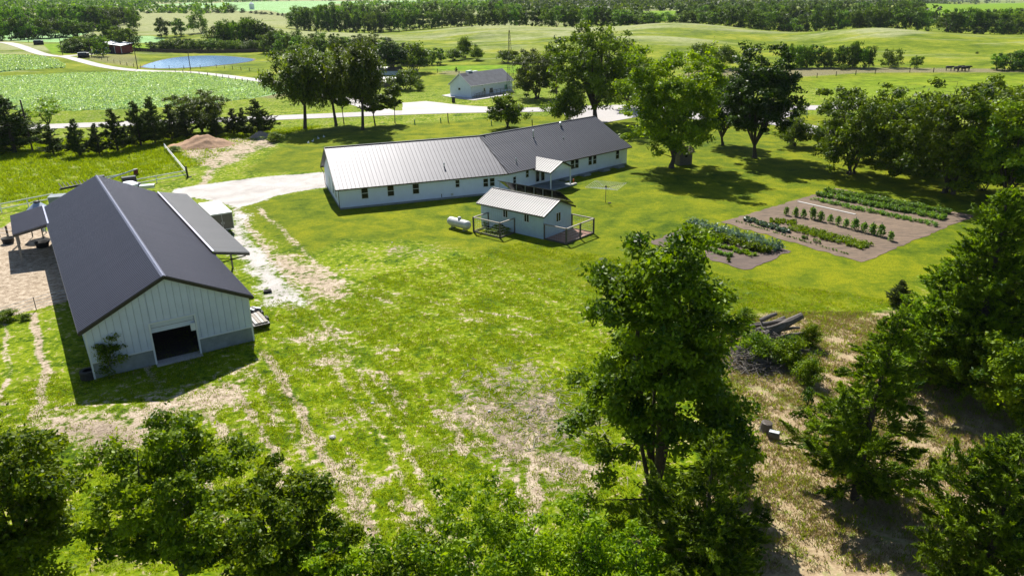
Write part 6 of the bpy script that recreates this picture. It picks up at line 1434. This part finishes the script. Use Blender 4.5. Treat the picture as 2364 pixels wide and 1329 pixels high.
# ---- ground cover with real blades ----
def tufts(name, n, poly_px, mt, hgt_, seed, nb_=5, w=.018, avoid=(), want=None, spread=.10):
    r = np.random.default_rng(seed); P = poly(poly_px); lo, hi = P.min(0), P.max(0)
    X = r.uniform(lo[0], hi[0], n * 4); Y = r.uniform(lo[1], hi[1], n * 4); k = sdf(P, X, Y) > 0
    cl = np.sin(X * .9 + 2 * np.sin(Y * .5)) * np.sin(Y * 1.1 + 1.5 * np.sin(X * .37)) + .5 * np.sin(X * 2.7 + Y * 2.1)
    k &= r.uniform(-1.3, 1.3, X.shape) < cl
    for A_ in avoid: k &= mval(cover[A_], X, Y) < r.uniform(.35, .75, X.shape)
    if want: k &= mval(cover[want], X, Y) > .4
    X, Y = X[k][:n], Y[k][:n]; m = len(X)
    bx = np.repeat(X, nb_) + r.normal(0, spread, m * nb_); by = np.repeat(Y, nb_) + r.normal(0, spread, m * nb_); h = hgt_ * r.uniform(.4, 1.3, m * nb_); a = r.uniform(0, 2 * pi, m * nb_)
    base = np.stack([bx, by, zt(bx, by)], 1); s = np.stack([np.cos(a), np.sin(a), 0 * a], 1) * (w * r.uniform(.7, 1.5, m * nb_))[:, None]
    ln_ = np.stack([r.normal(0, .5, m * nb_), r.normal(0, .5, m * nb_), np.ones(m * nb_)], 1) * h[:, None]
    V = np.stack([base - s, base + s, base + ln_], 1).reshape(-1, 3); F = np.arange(len(V)).reshape(-1, 3)
    T = np.repeat(np.clip(.45 + np.repeat(r.normal(0, .18, m), nb_) + r.normal(0, .12, m * nb_), 0, 1), 3)
    return tag(obj(name, np_mesh(name, V, F, mt, T, 3)), kind='stuff')
yard = [(0, 1320), (0, 900), (600, 700), (1200, 560), (1700, 640), (2100, 700), (1640, 780), (1500, 1320)]
tufts('weedy_grass', 52000, yard, 'grass_blade', .10, 1, 5, .022, ('gravel', 'dirt'))
tufts('dry_grass', 4000, yard, 'straw_blade', .12, 2, 4, .02, ('gravel',))
tufts('dry_grass', 26000, [(1640, 770), (1780, 720), (2130, 720), (2364, 930), (2700, 1100), (2600, 1320), (1450, 1320), (1620, 1150)], 'straw_blade', .16, 3, 5, .02)
tufts('weedy_grass', 6000, [(1640, 770), (1780, 720), (2130, 720), (2364, 930), (2700, 1100), (2600, 1320), (1450, 1320), (1620, 1150)], 'grass_blade', .2, 4, 6, .025)
tufts('verge_grass', 16000, [(0, 470), (0, 330), (600, 300), (760, 290), (560, 330), (470, 380), (280, 430), (100, 470)], 'grass_blade', .35, 5, 4, .05, ('dirt',), spread=.25)
# crop plants standing in rows
def crops(n, poly_px, seed, rowd, size, nb_=3):
    r = np.random.default_rng(seed); P = poly(poly_px); lo, hi = P.min(0), P.max(0)
    X = r.uniform(lo[0], hi[0], n * 3); Y = r.uniform(lo[1], hi[1], n * 3); c, s = cos(RAD(-38)), sin(RAD(-38)); U = X * c + Y * s; Vv = -X * s + Y * c; Vv = np.round(Vv / rowd) * rowd + r.normal(0, rowd * .13, U.shape); X, Y = U * c - Vv * s, U * s + Vv * c
    k = (sdf(P, X, Y) > 0) & (np.sin(U * .35 + Vv * .2) + np.sin(U * .11 - Vv * .17) + r.uniform(-1, 1, X.shape) > -1.4); X, Y = X[k][:n], Y[k][:n]; m = len(X)
    cen = np.repeat(np.stack([X, Y, zt(X, Y) + size * .9], 1), nb_, 0) + r.normal(0, size * .55, (m * nb_, 3)) * [1, 1, .5]
    V, F, T = leaf_quads(cen, unit(r, m * nb_) * .8 + [0, 0, .8], np.full(m * nb_, size), .45, r, .5 + r.normal(0, .28, m * nb_))
    return tag(obj('crop_rows', np_mesh('crop_rows', V, F, 'crop', T)), kind='stuff')
crops(60000, [(-60, 250), (0, 250), (70, 258), (330, 250), (450, 243), (590, 226), (660, 208), (590, 190), (520, 181), (470, 173), (420, 169), (330, 167), (180, 169), (0, 178), (-60, 180)], 1, 1.0, .24)
crops(16000, [(-40, 167), (0, 167), (60, 160), (150, 158), (150, 150), (128, 138), (96, 131), (0, 128), (-40, 127)], 2, 1.4, .32, 2)

# ---- the air ----
m = bpy.data.materials.new('air'); m.use_nodes = True; m.node_tree.nodes.clear()
vo = m.node_tree.nodes.new('ShaderNodeVolumePrincipled'); ou_ = m.node_tree.nodes.new('ShaderNodeOutputMaterial'); m.node_tree.links.new(vo.outputs[0], ou_.inputs['Volume'])
vo.inputs['Density'].default_value = .00004; vo.inputs['Color'].default_value = (.80, .88, 1, 1)
M['air'] = m
tag(MB().span(-7600, 7600, -7600, 7600, -140, 150).build('haze', 'air'), kind='stuff')
